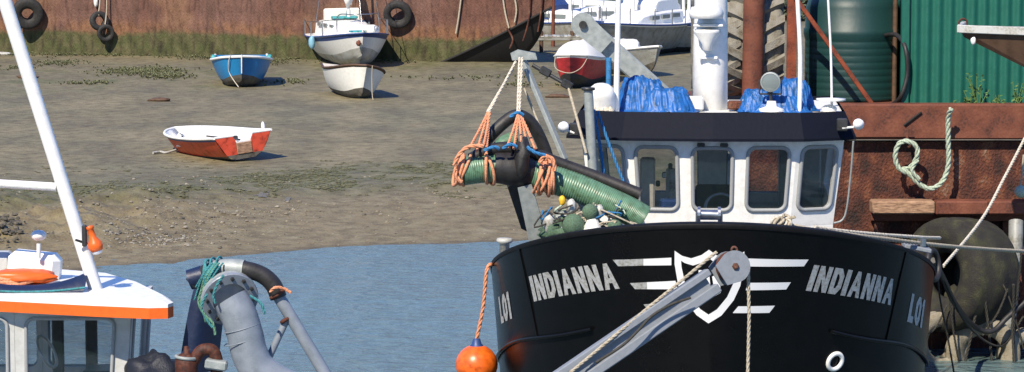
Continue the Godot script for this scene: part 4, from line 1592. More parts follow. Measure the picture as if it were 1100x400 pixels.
	for s in [-1.0, 1.0]:
		lathe([Vector2(0, -0.015), Vector2(0.085, -0.015), Vector2(0.085, 0.015), Vector2(0, 0.015)], aim(c + Vector3(0.105 * s, 0, 0), Vector3.RIGHT), 16, false, -1)
		box(c + Vector3(0.13 * s, -0.12, 0), Vector3(0.02, 0.3, 0.12))
	part("bow_roller", M.steel)

	make_wheelhouse()
	make_deck_gear(boat)

func make_wheelhouse() -> void:
	var zf := -3.45        # front at the sill
	var zt := -3.33        # front at the top, raked forward
	var sc := 31.55 / F
	var y0 := 2.40
	var y1 := 3.42
	var xt := [-142.0 * sc, -91.0 * sc, -31.0 * sc, 31.0 * sc, 91.0 * sc, 142.0 * sc]
	var xb := [-131.0 * sc, -84.0 * sc, -29.0 * sc, 29.0 * sc, 84.0 * sc, 131.0 * sc]
	var back := [0.30, 0.06, 0.0, 0.0, 0.06, 0.30]
	for k in 5:
		var cc := [Vector3(xb[k], y0, zf - back[k]), Vector3(xb[k + 1], y0, zf - back[k + 1]), Vector3(xt[k + 1], y1, zt - back[k + 1]), Vector3(xt[k], y1, zt - back[k])]
		var w := [0.125, 0.18, 0.875, 0.885]
		if k == 2:
			w = [0.15, 0.18, 0.85, 0.88]
		window_panel(cc, 0.06, w, M.white, M.gasket, 0.085, "front_panel", 0.05)
	# front below the sill
	var low := PackedVector3Array()
	var high := PackedVector3Array()
	for k in 6:
		high.append(Vector3(xb[k], y0 - 0.002, zf - back[k]))
		low.append(Vector3(xb[k] * 0.98, 0.9, zf - back[k] - 0.05))
	loft([low, high], -1)
	part("front_wall", M.white)
	# sides, each with a window
	for s in [-1.0, 1.0]:
		var k := 5 if s > 0 else 0
		var a := Vector3(xb[k], y0, zf - 0.302)
		var b := Vector3(xb[k], y0, zf - 2.6)
		var d := Vector3(xt[k], y1, zt - 2.72)
		var e := Vector3(xt[k], y1, zt - 0.302)
		if s > 0:
			window_panel([a, b, d, e], 0.06, [0.12, 0.25, 0.88, 0.86], M.white, M.gasket, 0.09, "side_panel")
		else:
			window_panel([b, a, e, d], 0.06, [0.12, 0.25, 0.88, 0.86], M.white, M.gasket, 0.09, "side_panel")
		quad(Vector3(xb[k], 0.9, zf - 0.36), Vector3(xb[k], 0.9, zf - 2.6), b, a)
		part("side_wall", M.white)
	# back wall with two openings
	window_panel([Vector3(0.001, y0, zf - 2.6), Vector3(xb[0], y0, zf - 2.6), Vector3(xt[0], y1, zt - 2.72), Vector3(0.001, y1, zt - 2.72)], 0.05, [0.12, 0.12, 0.9, 0.9], M.white, M.gasket, 0.08, "back_panel")
	window_panel([Vector3(xb[5], y0, zf - 2.6), Vector3(-0.001, y0, zf - 2.6), Vector3(-0.001, y1, zt - 2.72), Vector3(xt[5], y1, zt - 2.72)], 0.05, [0.1, 0.12, 0.88, 0.9], M.white, M.gasket, 0.08, "back_panel")
	quad(Vector3(xb[0], 0.9, zf - 2.6), Vector3(xb[5], 0.9, zf - 2.6), Vector3(xb[5], y0, zf - 2.6), Vector3(xb[0], y0, zf - 2.6))
	part("back_wall", M.white)
	# inside: floor, helm console, seat, cupboard
	box(Vector3(0, 1.45, zf - 1.4), Vector3(2.5, 0.05, 2.1))
	part("cabin_floor", M.brown)
	box(Vector3(0.35, 2.2, zf - 0.55), Vector3(1.5, 0.55, 0.45), Basis.IDENTITY, 0.03)
	part("helm_console", M.dark_steel)
	box(Vector3(-0.74, 2.78, zf - 0.36), Vector3(0.17, 0.72, 0.22), Basis.IDENTITY, 0.02)
	part("instrument_cabinet", M.cream)
	box(Vector3(-0.46, 2.78, zf - 0.5), Vector3(0.12, 0.45, 0.16), Basis(Vector3.UP, 0.3), 0.02)
	part("instrument_box", M.pale_grey)
	box(Vector3(-0.48, 2.55, zf - 0.32), Vector3(0.22, 0.24, 0.2), Basis(Vector3.UP, 0.2), 0.02)
	part("chart_box", M.deep_blue)
	for k in 4:
		box(Vector3(-0.62 + 0.07 * k, 2.85 + 0.10 * (k % 3), zf - 0.30), Vector3(0.05, 0.07, 0.05))
		part("instrument", M.steel if k % 2 else M.dark_steel)
	box(Vector3(0.05, 2.35, zf - 1.5), Vector3(0.5, 0.75, 0.12), Basis.IDENTITY, 0.05)
	part("helm_seat", M.brown)
	pipe_ring(Vector3(0.1, 2.55, zf - 0.42), Vector3(0, 0.4, 1), 0.18, 0.018)
	part("helm_wheel", M.steel)
	box(Vector3(1.05, 2.5, zf - 2.2), Vector3(0.5, 1.7, 0.5), Basis.IDENTITY, 0.02)
	part("locker", M.interior)
	# visor and roof
	var bot := [[-1.66, -3.65], [-1.66, -3.52], [-1.02, -3.20], [0.0, -3.14], [1.02, -3.20], [1.62, -3.52], [1.62, -3.65]]
	var tops := [[-1.51, -3.70], [-1.51, -3.62], [-0.98, -3.36], [0.0, -3.32], [0.98, -3.36], [1.49, -3.62], [1.49, -3.70]]
	var pb := PackedVector3Array()
	var pt := PackedVector3Array()
	var pe := PackedVector3Array()
	for q in bot:
		pb.append(Vector3(q[0], 3.415, q[1]))
		pe.append(Vector3(q[0], 3.385, q[1]))
	for q in tops:
		pt.append(Vector3(q[0], 3.70, q[1]))
	pb.append(Vector3(1.62, 3.415, -6.2))
	pe.append(Vector3(1.62, 3.385, -6.2))
	pt.append(Vector3(1.49, 3.70, -6.15))
	pb.append(Vector3(-1.66, 3.415, -6.2))
	pe.append(Vector3(-1.66, 3.385, -6.2))
	pt.append(Vector3(-1.51, 3.70, -6.15))
	loft([pe, pb, pt], -1, true)
	part("visor", M.navy)
	for k in range(1, 8):
		tri(pe[0], pe[k], pe[k + 1])
	part("soffit", M.old_white)
	for k in range(1, 8):
		tri(pt[0] - Vector3(0, 0.05, 0), pt[k] - Vector3(0, 0.05, 0), pt[k + 1] - Vector3(0, 0.05, 0))
	part("roof", M.old_white)
	# wiper motors over the middle window
	for x in [-0.13, 0.13]:
		box(Vector3(x, 3.335, zt + 0.03), Vector3(0.09, 0.04, 0.05))
		part("wiper_motor", M.dark_steel)
	# deck lamps at both ends of the visor
	for q in [[905, 134, 922, 133], [617, 139, 606, 136]]:
		box(A(q[0], q[1], 31.25), Vector3(0.12, 0.14, 0.12))
		part("lamp_bracket", M.dark_steel)
		lathe([Vector2(0.0, -0.06), Vector2(0.04, -0.05), Vector2(0.06, 0.0), Vector2(0.062, 0.04), Vector2(0.0, 0.06)], aim(A(q[2], q[3], 31.2), Vector3(0.25 if q[0] > 700 else -0.25, -0.2, 1)), 14)
		part("deck_lamp", M.lamp_white)
		rod(A(q[0], q[1] + 4, 31.2), A(q[2], q[3] + 3, 31.2), 0.015, 6)
		part("lamp_arm", M.white)
	# grey downpipe at the corner
	tube(curve(PackedVector3Array([A(917, 152, 31.3), A(914, 190, 31.4), A(908, 232, 31.5), A(896, 240, 31.5)]), 5), 0.012, 6)
	part("downpipe", M.galv)
	# mast
	var prof := []
	for q in [[0.0, 3.5], [0.205, 3.5], [0.200, 4.4], [0.18, 5.6], [0.13, 7.2], [0.0, 7.25]]:
		prof.append(Vector2(q[0], q[1]))
	lathe(prof, Transform3D(Basis.IDENTITY, Vector3(A(763, 118, 32.5).x, 0, A(763, 118, 32.5).z)), 22)
	part("mast", M.white)
	var mc := A(760, 40, 32.2)
	lathe([Vector2(0.0, -0.16), Vector2(0.055, -0.15), Vector2(0.06, -0.08), Vector2(0.155, 0.05), Vector2(0.16, 0.09), Vector2(0.0, 0.09)], Transform3D(Basis.IDENTITY, mc), 18)
	part("mast_bracket", M.white)
	box(A(761, 62, 32.28), Vector3(0.22, 0.035, 0.05))
	part("mast_step", M.white)
	lathe([Vector2(0.0, -0.06), Vector2(0.19, -0.06), Vector2(0.20, 0.0), Vector2(0.17, 0.07), Vector2(0.0, 0.09)], Transform3D(Basis.IDENTITY, A(759, 14, 32.15)), 18)
	part("radar_drum", M.white)
	box(A(761, 27, 32.2), Vector3(0.34, 0.03, 0.26))
	part("radar_shelf", M.white)
	box(A(744, 111, 32.2), Vector3(0.26, 0.16, 0.2), Basis.IDENTITY, 0.02)
	part("mast_foot_box", M.old_white)
	box(A(791, 113, 32.2), Vector3(0.2, 0.10, 0.2), Basis.IDENTITY, 0.02)
	part("vent_box", M.rust)
	rod(A(801, 120, 32.1), A(800, 107, 32.1), 0.025, 8)
	part("vent_pipe", M.white)
	# aerials
	rod(A(662, 122, 31.9), A(665, -30, 31.9), 0.036, 8, 0.03)
	part("aerial", M.white)
	tube(curve(PackedVector3Array([A(859, 122, 31.9), A(860, 60, 31.9), A(857, 0, 31.9), A(854, -60, 31.9)]), 4), 0.026, 8)
	part("aerial", M.white)
	tube(curve(PackedVector3Array([A(894, 122, 31.9), A(893, 60, 31.9), A(890, 0, 31.9), A(887, -60, 31.9)]), 4), 0.014, 8)
	part("aerial", M.white)
	lathe([Vector2(0.0, -0.05), Vector2(0.08, -0.05), Vector2(0.09, 0.0), Vector2(0.05, 0.03), Vector2(0.0, 0.04)], Transform3D(Basis.IDENTITY, A(891, 116, 31.9)), 14)
	lathe([Vector2(0.0, -0.012), Vector2(0.17, -0.012), Vector2(0.17, 0.012), Vector2(0.0, 0.02)], Transform3D(Basis.IDENTITY, A(893, 107, 31.9)), 14)
	part("aerial_foot", M.white)
	# searchlight
	var sl := A(828, 88, 31.8)
	lathe([Vector2(0.0, -0.16), Vector2(0.06, -0.15), Vector2(0.105, -0.06), Vector2(0.115, 0.0), Vector2(0.115, 0.03), Vector2(0.10, 0.035)], aim(sl, Vector3(-0.1, -0.05, 1)), 22)
	var lamp := part("searchlight", M.galv)
	lathe([Vector2(0.0, 0.045), Vector2(0.06, 0.04), Vector2(0.102, 0.028)], aim(sl, Vector3(-0.1, -0.05, 1)), 22)
	part("lens", M.lens, lamp)
	rod(sl + Vector3(0, -0.11, -0.03), A(829, 120, 31.85), 0.02, 8)
	for s in [-1.0, 1.0]:
		beam(sl + Vector3(0.125 * s, 0.02, -0.02), sl + Vector3(0.125 * s, -0.14, -0.02), 0.02, 0.03)
	beam(sl + Vector3(-0.125, -0.14, -0.02), sl + Vector3(0.125, -0.14, -0.02), 0.03, 0.02)
	part("searchlight_yoke", M.dark_steel)
	lathe([Vector2(0.0, -0.03), Vector2(0.14, -0.03), Vector2(0.14, 0.0), Vector2(0.06, 0.03), Vector2(0.05, 0.09), Vector2(0.0, 0.09)], Transform3D(Basis.IDENTITY, A(829, 117, 31.75)), 18)
	part("searchlight_base", M.white)

func make_deck_gear(boat: Node3D) -> void:
	cur = boat
	fr = boat.transform
	begin()
	# lifting frame at the shoulder
	beam(A(560, 60, 31.2), A(607, 172, 30.9), 0.085, 0.05)
	beam(A(607, 172, 30.9), A(640, 262, 30.8), 0.085, 0.05)
	part("frame_leg", M.galv)
	prism([Vector2(-0.12, 0.03), Vector2(-0.04, 0.07), Vector2(0.16, 0.03), Vector2(0.18, -0.04), Vector2(-0.10, -0.05)], Transform3D(Basis.IDENTITY, A(560, 60, 31.15)), 0.06)
	part("frame_head", M.galv)
	rod(A(632, 97, 30.7), A(641, 262, 30.7), 0.052, 12)
	part("frame_post", M.galv)
	lathe([Vector2(0, 0), Vector2(0.075, 0.0), Vector2(0.075, 0.03), Vector2(0, 0.035)], Transform3D(Basis.IDENTITY, A(632, 97, 30.7)), 14)
	part("post_cap", M.dark_steel)
	rod(A(572, 70, 31.1), A(612, 93, 31.0), 0.022, 8)
	part("frame_stay", M.dark_steel)
	for c in [A(586, 77, 31.05), A(609, 91, 31.0)]:
		box(c, Vector3(0.13, 0.09, 0.06), Basis(Vector3(0, 0, 1), -0.5))
		part("stay_block", M.dark_steel)
	rod(A(610, 92, 31.0), A(630, 165, 30.6), 0.017, 6)
	part("stay_wire", M.pale_rope)
	rod(A(563, 95, 31.1), A(592, 165, 30.9), 0.014, 6)
	part("frame_wire", M.pale_rope)
	# bracket plates that carry the hose over the side
	var q := [A(556, 202, 30.15), A(571, 198, 30.15), A(590, 264, 30.3), A(570, 268, 30.3)]
	for z in [0.0, 0.05]:
		quad(q[0] - Vector3(0, 0, z), q[1] - Vector3(0, 0, z), q[2] - Vector3(0, 0, z), q[3] - Vector3(0, 0, z))
	for k in 4:
		quad(q[k], q[(k + 1) % 4], q[(k + 1) % 4] - Vector3(0, 0, 0.05), q[k] - Vector3(0, 0, 0.05))
	part("bracket_plate", M.galv)
	q = [A(544, 198, 30.75), A(566, 198, 30.75), A(580, 256, 30.8), A(560, 246, 30.8)]
	for z in [0.0, 0.05]:
		quad(q[0] - Vector3(0, 0, z), q[1] - Vector3(0, 0, z), q[2] - Vector3(0, 0, z), q[3] - Vector3(0, 0, z))
	for k in 4:
		quad(q[k], q[(k + 1) % 4], q[(k + 1) % 4] - Vector3(0, 0, 0.05), q[k] - Vector3(0, 0, 0.05))
	part("bracket_plate", M.dark_steel)
	# derrick behind the wheelhouse with its sheave head
	var a := A(627, 26, 34.9)
	var b := A(790, 172, 34.9)
	beam(a, b, 0.24, 0.10, Vector3(0, 0, 1), 0.02)
	rod(b, Vector3(b.x, 0.9, b.z), 0.13, 12)
	part("derrick", M.galv)
	prism(cheek(0.15, 0.4, 0.12), Transform3D(along_xy(a, b), a + Vector3(0, 0, 0.14)), 0.03)
	part("sheave_cheek", M.galv)
	lathe([Vector2(0, -0.03), Vector2(0.05, -0.03), Vector2(0.05, 0.03), Vector2(0, 0.03)], aim(a + Vector3(0, 0, 0.17), Vector3(0, 0, 1)), 12, false, -1)
	part("sheave_pin", M.dark_steel)
	rod(A(654, 62, 34.7), A(654, 96, 34.7), 0.035, 8)
	part("derrick_fall", M.blue_rope)
	# blue falls at the post
	for p in [[[638, 118], [646, 165], [650, 205]], [[642, 120], [658, 165], [674, 206]]]:
		rope(curve(PackedVector3Array([A(p[0][0], p[0][1], 30.95), A(p[1][0], p[1][1], 30.9), A(p[2][0], p[2][1], 30.85)]), 5), 0.018)
		part("blue_fall", M.blue_rope)

	# the green suction hose slung over the side
	thing("suction_hose", "fat ribbed green hose slung in orange ropes over the fishing boat's side", "hose", at(590, 250, 30.5))
	var ctl := path([[497, 184, 30.2], [530, 181, 30.25], [570, 187, 30.3], [612, 199, 30.3], [650, 215, 30.25], [676, 227, 30.2], [691, 236, 30.2]])
	var line := curve(ctl, 60)
	var rad := []
	for i in line.size():
		rad.append(0.155 + (0.0025 if i % 4 < 2 else -0.0015))
	tube(line, rad, 24, true)
	part("green_hose", M.hose_green)
	var dir := (line[1] - line[0]).normalized()
	lathe([Vector2(0.13, -0.012), Vector2(0.135, 0.02), Vector2(0.0, 0.022)], aim(line[0] + dir * 0.002, -dir), 20)
	part("hose_mouth", M.hose_black)
	# black sleeve over the joint, with its upright seam
	var sl := path([[530, 180, 30.22], [543, 181, 30.24], [556, 183, 30.26], [569, 186, 30.3]])
	tube(curve(sl, 5), [0.162, 0.166, 0.17, 0.172, 0.174, 0.178, 0.18, 0.182, 0.182, 0.18, 0.177, 0.174, 0.172, 0.17, 0.167, 0.162], 20)
	part("rubber_sleeve", M.hose_black)
	blob(A(561, 170, 30.12), Vector3(0.085, 0.23, 0.12), 0.25, 0.9, 15, Basis(Vector3(0, 0, 1), -0.12), 20, 16)
	part("sleeve_fold", M.hose_black)
	tube(curve(path([[506, 171, 30.2], [522, 163, 30.25], [545, 159, 30.28], [575, 166, 30.36], [599, 175, 30.40], [640, 190, 30.38], [688, 209, 30.3]]), 8), 0.068, 14)
	part("black_hose", M.hose_black)
	tube(curve(path([[512, 172, 30.6], [522, 152, 30.65], [540, 133, 30.7], [556, 124, 30.7], [572, 134, 30.75], [585, 160, 30.8], [592, 186, 30.8]]), 8), 0.07, 14)
	part("black_hose", M.hose_black)
	tube(curve(path([[532, 166, 30.5], [542, 155, 30.55], [553, 150, 30.6]]), 8), 0.095, 16)
	part("hose_branch", M.hose_green)
	# lashings: many turns of orange rope
	for e in [[499, 183, 0.162, 0.2], [587, 192, 0.166, 0.5], [530, 180, 0.170, 0.1]]:
		for k in (8 if e[0] == 587 else (5 if e[0] == 499 else 2)):
			var c := A(e[0] + (k - 4) * 1.7, e[1] + (k - 4) * 0.6 * e[3], 30.22)
			var ax := Vector3(1, -0.25 * e[3] + rng.randfn(0, 0.22), rng.randfn(0, 0.22))
			pipe_ring(c + Vector3(0, 0.012 * rng.randfn(), 0), ax, e[2] + 0.004 + 0.010 * rng.randfn(), 0.018, 20, 6)
			part("orange_lashing", M.orange_rope)
	for p in [[[[488, 178], [492, 168], [503, 158], [520, 157]]], [[[489, 182], [490, 190], [496, 196]]], [[[580, 175], [585, 168], [594, 172], [596, 184]]]]:
		var pts := []
		for c in p[0]:
			pts.append([c[0], c[1], 30.0])
		rope(curve(path(pts), 5), 0.024)
		part("orange_lashing", M.orange_rope)
	for p in [[524, 121, 504, 160], [524, 121, 512, 163], [525, 121, 523, 158], [526, 121, 520, 155], [557, 121, 545, 158], [557, 121, 552, 160], [557, 121, 560, 152], [558, 121, 567, 160], [558, 121, 575, 160]]:
		rope(curve(path([[p[0], p[1], 30.6], [lerpf(p[0], p[2], 0.5) + 0.6, lerpf(p[1], p[3], 0.5), 30.4], [p[2], p[3], 30.05]]), 4), 0.016)
		part("orange_sling", M.orange_rope)
	for p in [[554, 66, 525, 121], [551, 74, 523, 121], [558, 62, 556, 121], [561, 62, 558, 121]]:
		rope(path([[p[0], p[1], 31.0], [p[2], p[3], 30.6]]), 0.015)
		part("hoist_rope", M.white_rope)
	for p in [[[520, 162], [530, 158], [536, 160]], [[548, 126], [556, 121], [562, 124]], [[566, 158], [575, 164], [586, 167]], [[540, 160], [548, 155], [555, 158]]]:
		rope(curve(path([[p[0][0], p[0][1], 30.0], [p[1][0], p[1][1], 29.98], [p[2][0], p[2][1], 30.0]]), 5), 0.020)
		part("blue_lashing", M.blue_rope)

	# heap of nets and floats behind the bulwark
	thing("net_heap", "heap of green nets and floats on the foredeck below the hose", "nets", at(625, 262, 30.0))
	for e in [[598, 248, 0.18, 41], [618, 252, 0.20, 42], [640, 254, 0.18, 43], [662, 256, 0.16, 45], [605, 236, 0.10, 46]]:
		blob(A(e[0], e[1], 30.1), Vector3(e[2], e[2] * 0.8, e[2]), 0.7, 1.4, e[3], Basis.IDENTITY, 18, 12)
		part("net_fold", M.net_green if e[3] % 2 else M.galv)
	for e in [[616, 242, 0.125], [660, 244, 0.09], [634, 228, 0.09]]:
		ball(A(e[0], e[1], 29.95), e[2])
		part("float", M.net_green)
	for e in [[604, 216, 0.035], [614, 222, 0.05], [590, 240, 0.07], [644, 228, 0.05]]:
		blob(A(e[0], e[1], 30.0), Vector3(e[2], e[2] * 1.6, e[2]), 0.4, 1.2, 7, Basis.IDENTITY, 10, 8)
		part("bottle_float", M.yellow if e[0] == 604 else M.pale_grey)
	rod(A(637, 251, 29.9), A(636, 225, 30.0), 0.12, 12, 0.015)
	part("white_cone", M.old_white)
	for k in 22:
		var c := A(rng.randf_range(588, 672), rng.randf_range(224, 250), 29.95)
		var pts := PackedVector3Array()
		for j in 4:
			pts.append(c + Vector3(rng.randfn(), rng.randfn() * 0.7, rng.randfn() * 0.4) * 0.09)
		tube(curve(pts, 4), 0.010, 5)
		part("twine", [M.pale_rope, M.dark_rope, M.pale_rope, M.green_rope, M.blue_rope, M.dark_rope][k % 6])

	# blue sheets on the roof
	tarpaulin(at(700, 120, 32.3), "crumpled blue tarpaulin bundle on the wheelhouse roof left of the mast", [[690, 84, 32.3, 0.34, 0.34, 51], [716, 94, 32.15, 0.34, 0.30, 52]])
	tarpaulin(at(835, 120, 32.3), "crumpled blue tarpaulin on the wheelhouse roof behind the searchlight", [[851, 86, 32.4, 0.28, 0.30, 55], [812, 97, 32.2, 0.22, 0.26, 56], [838, 103, 32.05, 0.34, 0.2, 57]])
	# white drum with rope beside the first sheet
	thing("white_drum", "round white domed drum on the wheelhouse roof beside the aerial", "drum", at(646, 122, 31.85))
	lathe([Vector2(0.0, 0.0), Vector2(0.14, 0.0), Vector2(0.155, 0.08), Vector2(0.15, 0.2), Vector2(0.155, 0.24), Vector2(0.135, 0.30), Vector2(0.09, 0.34), Vector2(0.0, 0.36)], Transform3D(Basis(Vector3.RIGHT, 0.25), Vector3.ZERO), 22)
	part("body", M.white)
	pipe_ring(Vector3(0.0, 0.17, 0.13), Vector3(0, 0.1, 1), 0.065, 0.014)
	part("handle_ring", M.pale_rope)
	for k in 5:
		blob(Vector3(-0.10 + 0.05 * k, 0.04, 0.16), Vector3(0.035, 0.05, 0.035), 0.4, 1.4, 60 + k, Basis.IDENTITY, 8, 6)
		part("rope_knot", M.white_rope)

	# orange buoy over the side
	thing("fender_buoy", "round orange inflatable buoy hanging at the black boat's side", "buoy", at(512, 392, 30.7))
	blob(Vector3.ZERO, Vector3(0.235, 0.225, 0.235), 0.0, 1.0, 1, Basis.IDENTITY, 26, 18)
	part("body", M.buoy)
	lathe([Vector2(0.10, 0.19), Vector2(0.055, 0.235), Vector2(0.04, 0.29), Vector2(0.0, 0.30)], Transform3D.IDENTITY, 16)
	part("neck", M.deep_blue)
	rope(curve(PackedVector3Array([Vector3(0.0, 0.29, 0), A(519, 330, 30.65), A(523, 290, 30.6), A(530, 284, 30.7)]), 5), 0.022)
	part("lanyard", M.orange_rope)

	# mooring rope made fast on the bow
	thing("mooring_rope", "thick braided mooring rope leading from the bow across to the right", "rope", at(838, 240, 28.6))
	rope(curve(path([[838, 239, 28.5], [868, 246, 28.6], [910, 252, 29.0], [960, 258, 30.0], [1010, 264, 31.0], [1060, 268, 32.5], [1110, 271, 34.0]]), 6), 0.024)
	part("line", M.pale_rope)
	rope(curve(path([[875, 244, 28.9], [920, 250, 29.4], [985, 255, 30.5], [1010, 256, 31.3]]), 6), 0.02)
	part("second_line", M.white_rope)
	for k in 9:
		var c := A(838 + rng.randfn() * 5.0, 238 + rng.randfn() * 2.5, 28.45)
		pipe_ring(c, Vector3(rng.randfn(), rng.randfn() * 0.5, rng.randfn()), 0.055, 0.018, 12, 5)
		part("knot_turn", M.pale_rope if k % 3 else M.white_rope)
	for k in 4:
		rod(A(838, 238, 28.45), A(838 + rng.randfn() * 14.0, 236 + rng.randfn() * 5.0, 28.4), 0.012, 5)
		part("rope_end", M.pale_rope)

func tarpaulin(where: Vector3, label: String, lumps: Array) -> void:
	# a sheet thrown over gear: flat-topped humps with creases, its hem on the roof
	thing("blue_tarpaulin", label, "tarpaulin", where, 0.0, "blue sheets on the wheelhouse roof")
	var crease := FastNoiseLite.new()
	crease.noise_type = FastNoiseLite.TYPE_SIMPLEX
	crease.fractal_type = FastNoiseLite.FRACTAL_RIDGED
	crease.fractal_octaves = 2
	crease.frequency = 1.0
	for e in lumps:
		crease.seed = e[5]
		var c := A(e[0], 120, e[2])
		c.y = 3.66 - where.y
		var top := A(e[0], e[1], e[2]).y - c.y
		var rows := []
		for j in 45:
			var row := PackedVector3Array()
			for i in 57:
				var u := i / 56.0 * 2.0 - 1.0
				var v := j / 44.0 * 2.0 - 1.0
				var r := pow(pow(absf(u), 3.0) + pow(absf(v), 3.0), 1.0 / 3.0)
				var k := crease.get_noise_3d(u * 1.5 + e[5] + 0.5 * v, v * 1.6, e[5] * 0.37)
				var k2 := crease.get_noise_3d(u * 4.0 + 9.0 - 1.5 * v, v * 3.4 + e[5], 3.0)
				var hgt: float = top * smooth01(1.0, 0.58, r + 0.10 * k) * (0.84 + 0.22 * n_mid.get_noise_2d(u * 45.0 + e[5] * 9.0, v * 45.0) + 0.15 * k + 0.10 * k2)
				var spread := 1.0 + (0.12 * k + 0.07 * k2) * smooth01(0.3, 0.8, r)
				row.append(c + Vector3(u * e[3] * spread, maxf(hgt, 0.0), v * e[4] * spread))
			rows.append(row)
		loft(rows, 1)
		part("sheet_fold", M.tarp)

func cheek(r: float, l: float, w: float) -> Array:
	# outline of a sheave plate: round head at the origin, tail along +x
	var p := []
	for k in 15:
		var a := PI * 0.36 + (TAU - PI * 0.72) * k / 14.0
		p.append(Vector2(cos(a), sin(a)) * r)
	p.append(Vector2(l, -w))
	p.append(Vector2(l, w))
	return p

func along_xy(a: Vector3, b: Vector3) -> Basis:
	# x runs from a to b, z stays as near the viewer's side as it can
	var x := (b - a).normalized()
	var y := Vector3(0, 0, 1).cross(x).normalized()
	return Basis(x, y, x.cross(y))

# ------------------------------------------------------------------ the work barge on the right
const WD := 37.6

func slab(px0: float, py0: float, px1: float, py1: float, d: float, thick: float, ch := 0.012) -> void:
	# an upright plate facing -> the camera's side, from corner to corner, its front at depth d
	var a := A(px0, py0, d)
	var b := A(px1, py1, d)
	box((a + b) * 0.5 - Vector3(0, 0, thick * 0.5), Vector3(absf(b.x - a.x), absf(b.y - a.y), thick), Basis.IDENTITY, ch)

func make_work_barge() -> void:
	var o := at(1000, 383, WD)
	o.y = 0.0
	thing("work_barge", "rusty steel work barge moored on the right with a deep top beam", "barge", o)
	var x0 := A(755, 200, WD).x
	var x1 := 16.0
	var ytop := A(1000, 112, WD).y
	# hull side: riveted plates of uneven height
	var plates := [[755, 905], [905, 955], [955, 1003], [1003, 1098], [1098, 1180], [1180, 1300], [1300, 1420]]
	var k := 0
	for p in plates:
		var a := A(p[0], 152, WD + 0.12 + 0.008 * (k % 2))
		var b := A(p[1], 400, WD + 0.12)
		box(Vector3((a.x + b.x) * 0.5, (a.y - 0.6) * 0.5, a.z - 0.1), Vector3(b.x - a.x - 0.012, a.y + 0.6, 0.2), Basis.IDENTITY, 0.006)
		part("hull_plate", M.rust)
		k += 1
	# top beam
	slab(755, 112, 1420, 150, WD - 0.03, 0.30, 0.02)
	part("top_beam", M.oxide)
	# raised gusset at the end of the beam, with the dark slot beside it
	prism([Vector2(0, 0), Vector2(0.98, 0), Vector2(0.60, 0.36), Vector2(0.0, 0.36)], Transform3D(Basis.IDENTITY, A(905, 147, WD - 0.06)), 0.05)
	part("gusset_plate", M.oxide)
	box((A(961, 143, WD - 0.05) + A(988, 122, WD - 0.05)) * 0.5, Vector3(0.50, 0.022, 0.03), Basis(Vector3(0, 0, 1), 0.66))
	part("drain_slot", M.tar)
	# deck
	box(Vector3((x0 + x1) * 0.5, ytop - 0.09, A(0, 112, WD).z - 1.75), Vector3(x1 - x0, 0.1, 3.1))
	part("deck", M.oxide)
	# ledge timber along the side, in lengths
	for p in [[936, 1003, 0.0], [1004, 1060, 0.02], [1061, 1240, 0.01]]:
		var a := A(p[0], 215, WD - 0.14)
		var b := A(p[1], 229 + p[2] * 40.0, WD - 0.14)
		box((a + b) * 0.5, Vector3(b.x - a.x, a.y - b.y, 0.34), Basis.IDENTITY, 0.02)
		part("ledge_timber", M.wood if p[0] == 936 else M.oxide)
	slab(936, 230, 1240, 238, WD - 0.02, 0.12)
	part("ledge_angle", M.oxide)
	# vertical frames below the ledge
	for px in [940, 1003, 1077, 1150]:
		slab(px, 238, px + 8, 400, WD + 0.02, 0.14)
		part("side_frame", M.rust)
	# hook for the rope
	tube(curve(path([[975, 143, WD - 0.05], [975, 153, WD - 0.14], [977, 158, WD - 0.2], [980, 153, WD - 0.22]]), 5), 0.02, 8)
	part("hook", M.rust)

	# rope loop on the hook
	thing("hanging_rope", "thick pale green rope looped on a hook on the rusty barge", "rope", at(990, 200, WD - 0.2))
	rope(curve(path([[1022, 117, WD - 0.3], [1019, 128, WD - 0.22], [1019, 150, WD - 0.2], [1019, 178, WD - 0.18], [1012, 196, WD - 0.17], [999, 203, WD - 0.16], [987, 197, WD - 0.17], [977, 187, WD - 0.18], [966, 181, WD - 0.19], [962, 168, WD - 0.2], [966, 155, WD - 0.21], [975, 152, WD - 0.22], [985, 158, WD - 0.21], [985, 170, WD - 0.2], [978, 180, WD - 0.16], [970, 182, WD - 0.16]]), 7), 0.036, false, 4.0)
	part("strand", M.green_rope)
	rope(curve(path([[986, 172, WD - 0.21], [980, 183, WD - 0.22], [988, 193, WD - 0.21]]), 6), 0.03)
	part("splice", M.green_rope)

	# big tyre fender and the smaller ones at the waterline
	thing("old_tyre", "huge grey muddy tyre hanging on the work barge beside the black bow", "tyre", at(1031, 296, WD - 0.45))
	tyre(Vector3.ZERO, Vector3(-0.78, 0.10, 0.58), 0.78, 0.86, 0.30, M.weedy_rubber, "casing", 0, null, 0.085, 0.0, 0.22, true)
	for e in [[1008, 368, 0.42, 0.34, "smaller grey tyre below the huge tyre beside the bow edge", 0.35], [1056, 380, 0.50, 0.36, "grey tyre low at the waterline below the huge tyre", -0.1], [1104, 384, 0.4, 0.3, "grey tyre at the bottom right corner under the leaning post", 0.1]]:
		thing("old_tyre", e[4], "tyre", at(e[0], e[1], WD - 0.75), 0.0, "tyres along the work barge")
		tyre(Vector3.ZERO, Vector3(e[5], 0.1, 1.0), e[2], e[3], e[2] * 0.5, M.muddy_rubber)
	# leaning grey fender post
	thing("leaning_post", "grey weathered timber post leaning against the work barge at the right edge", "post", at(1083, 420, WD - 0.7))
	tube(curve(path([[1072, 420, WD - 0.7], [1084, 340, WD - 0.65], [1091, 270, WD - 0.55], [1092, 238, WD - 0.4]]), 4), 0.10, 14)
	part("shaft", M.grey_hull)
	pipe_ring(A(1086, 320, WD - 0.62), Vector3(0.1, 1, 0), 0.11, 0.02)
	part("iron_band", M.rust)
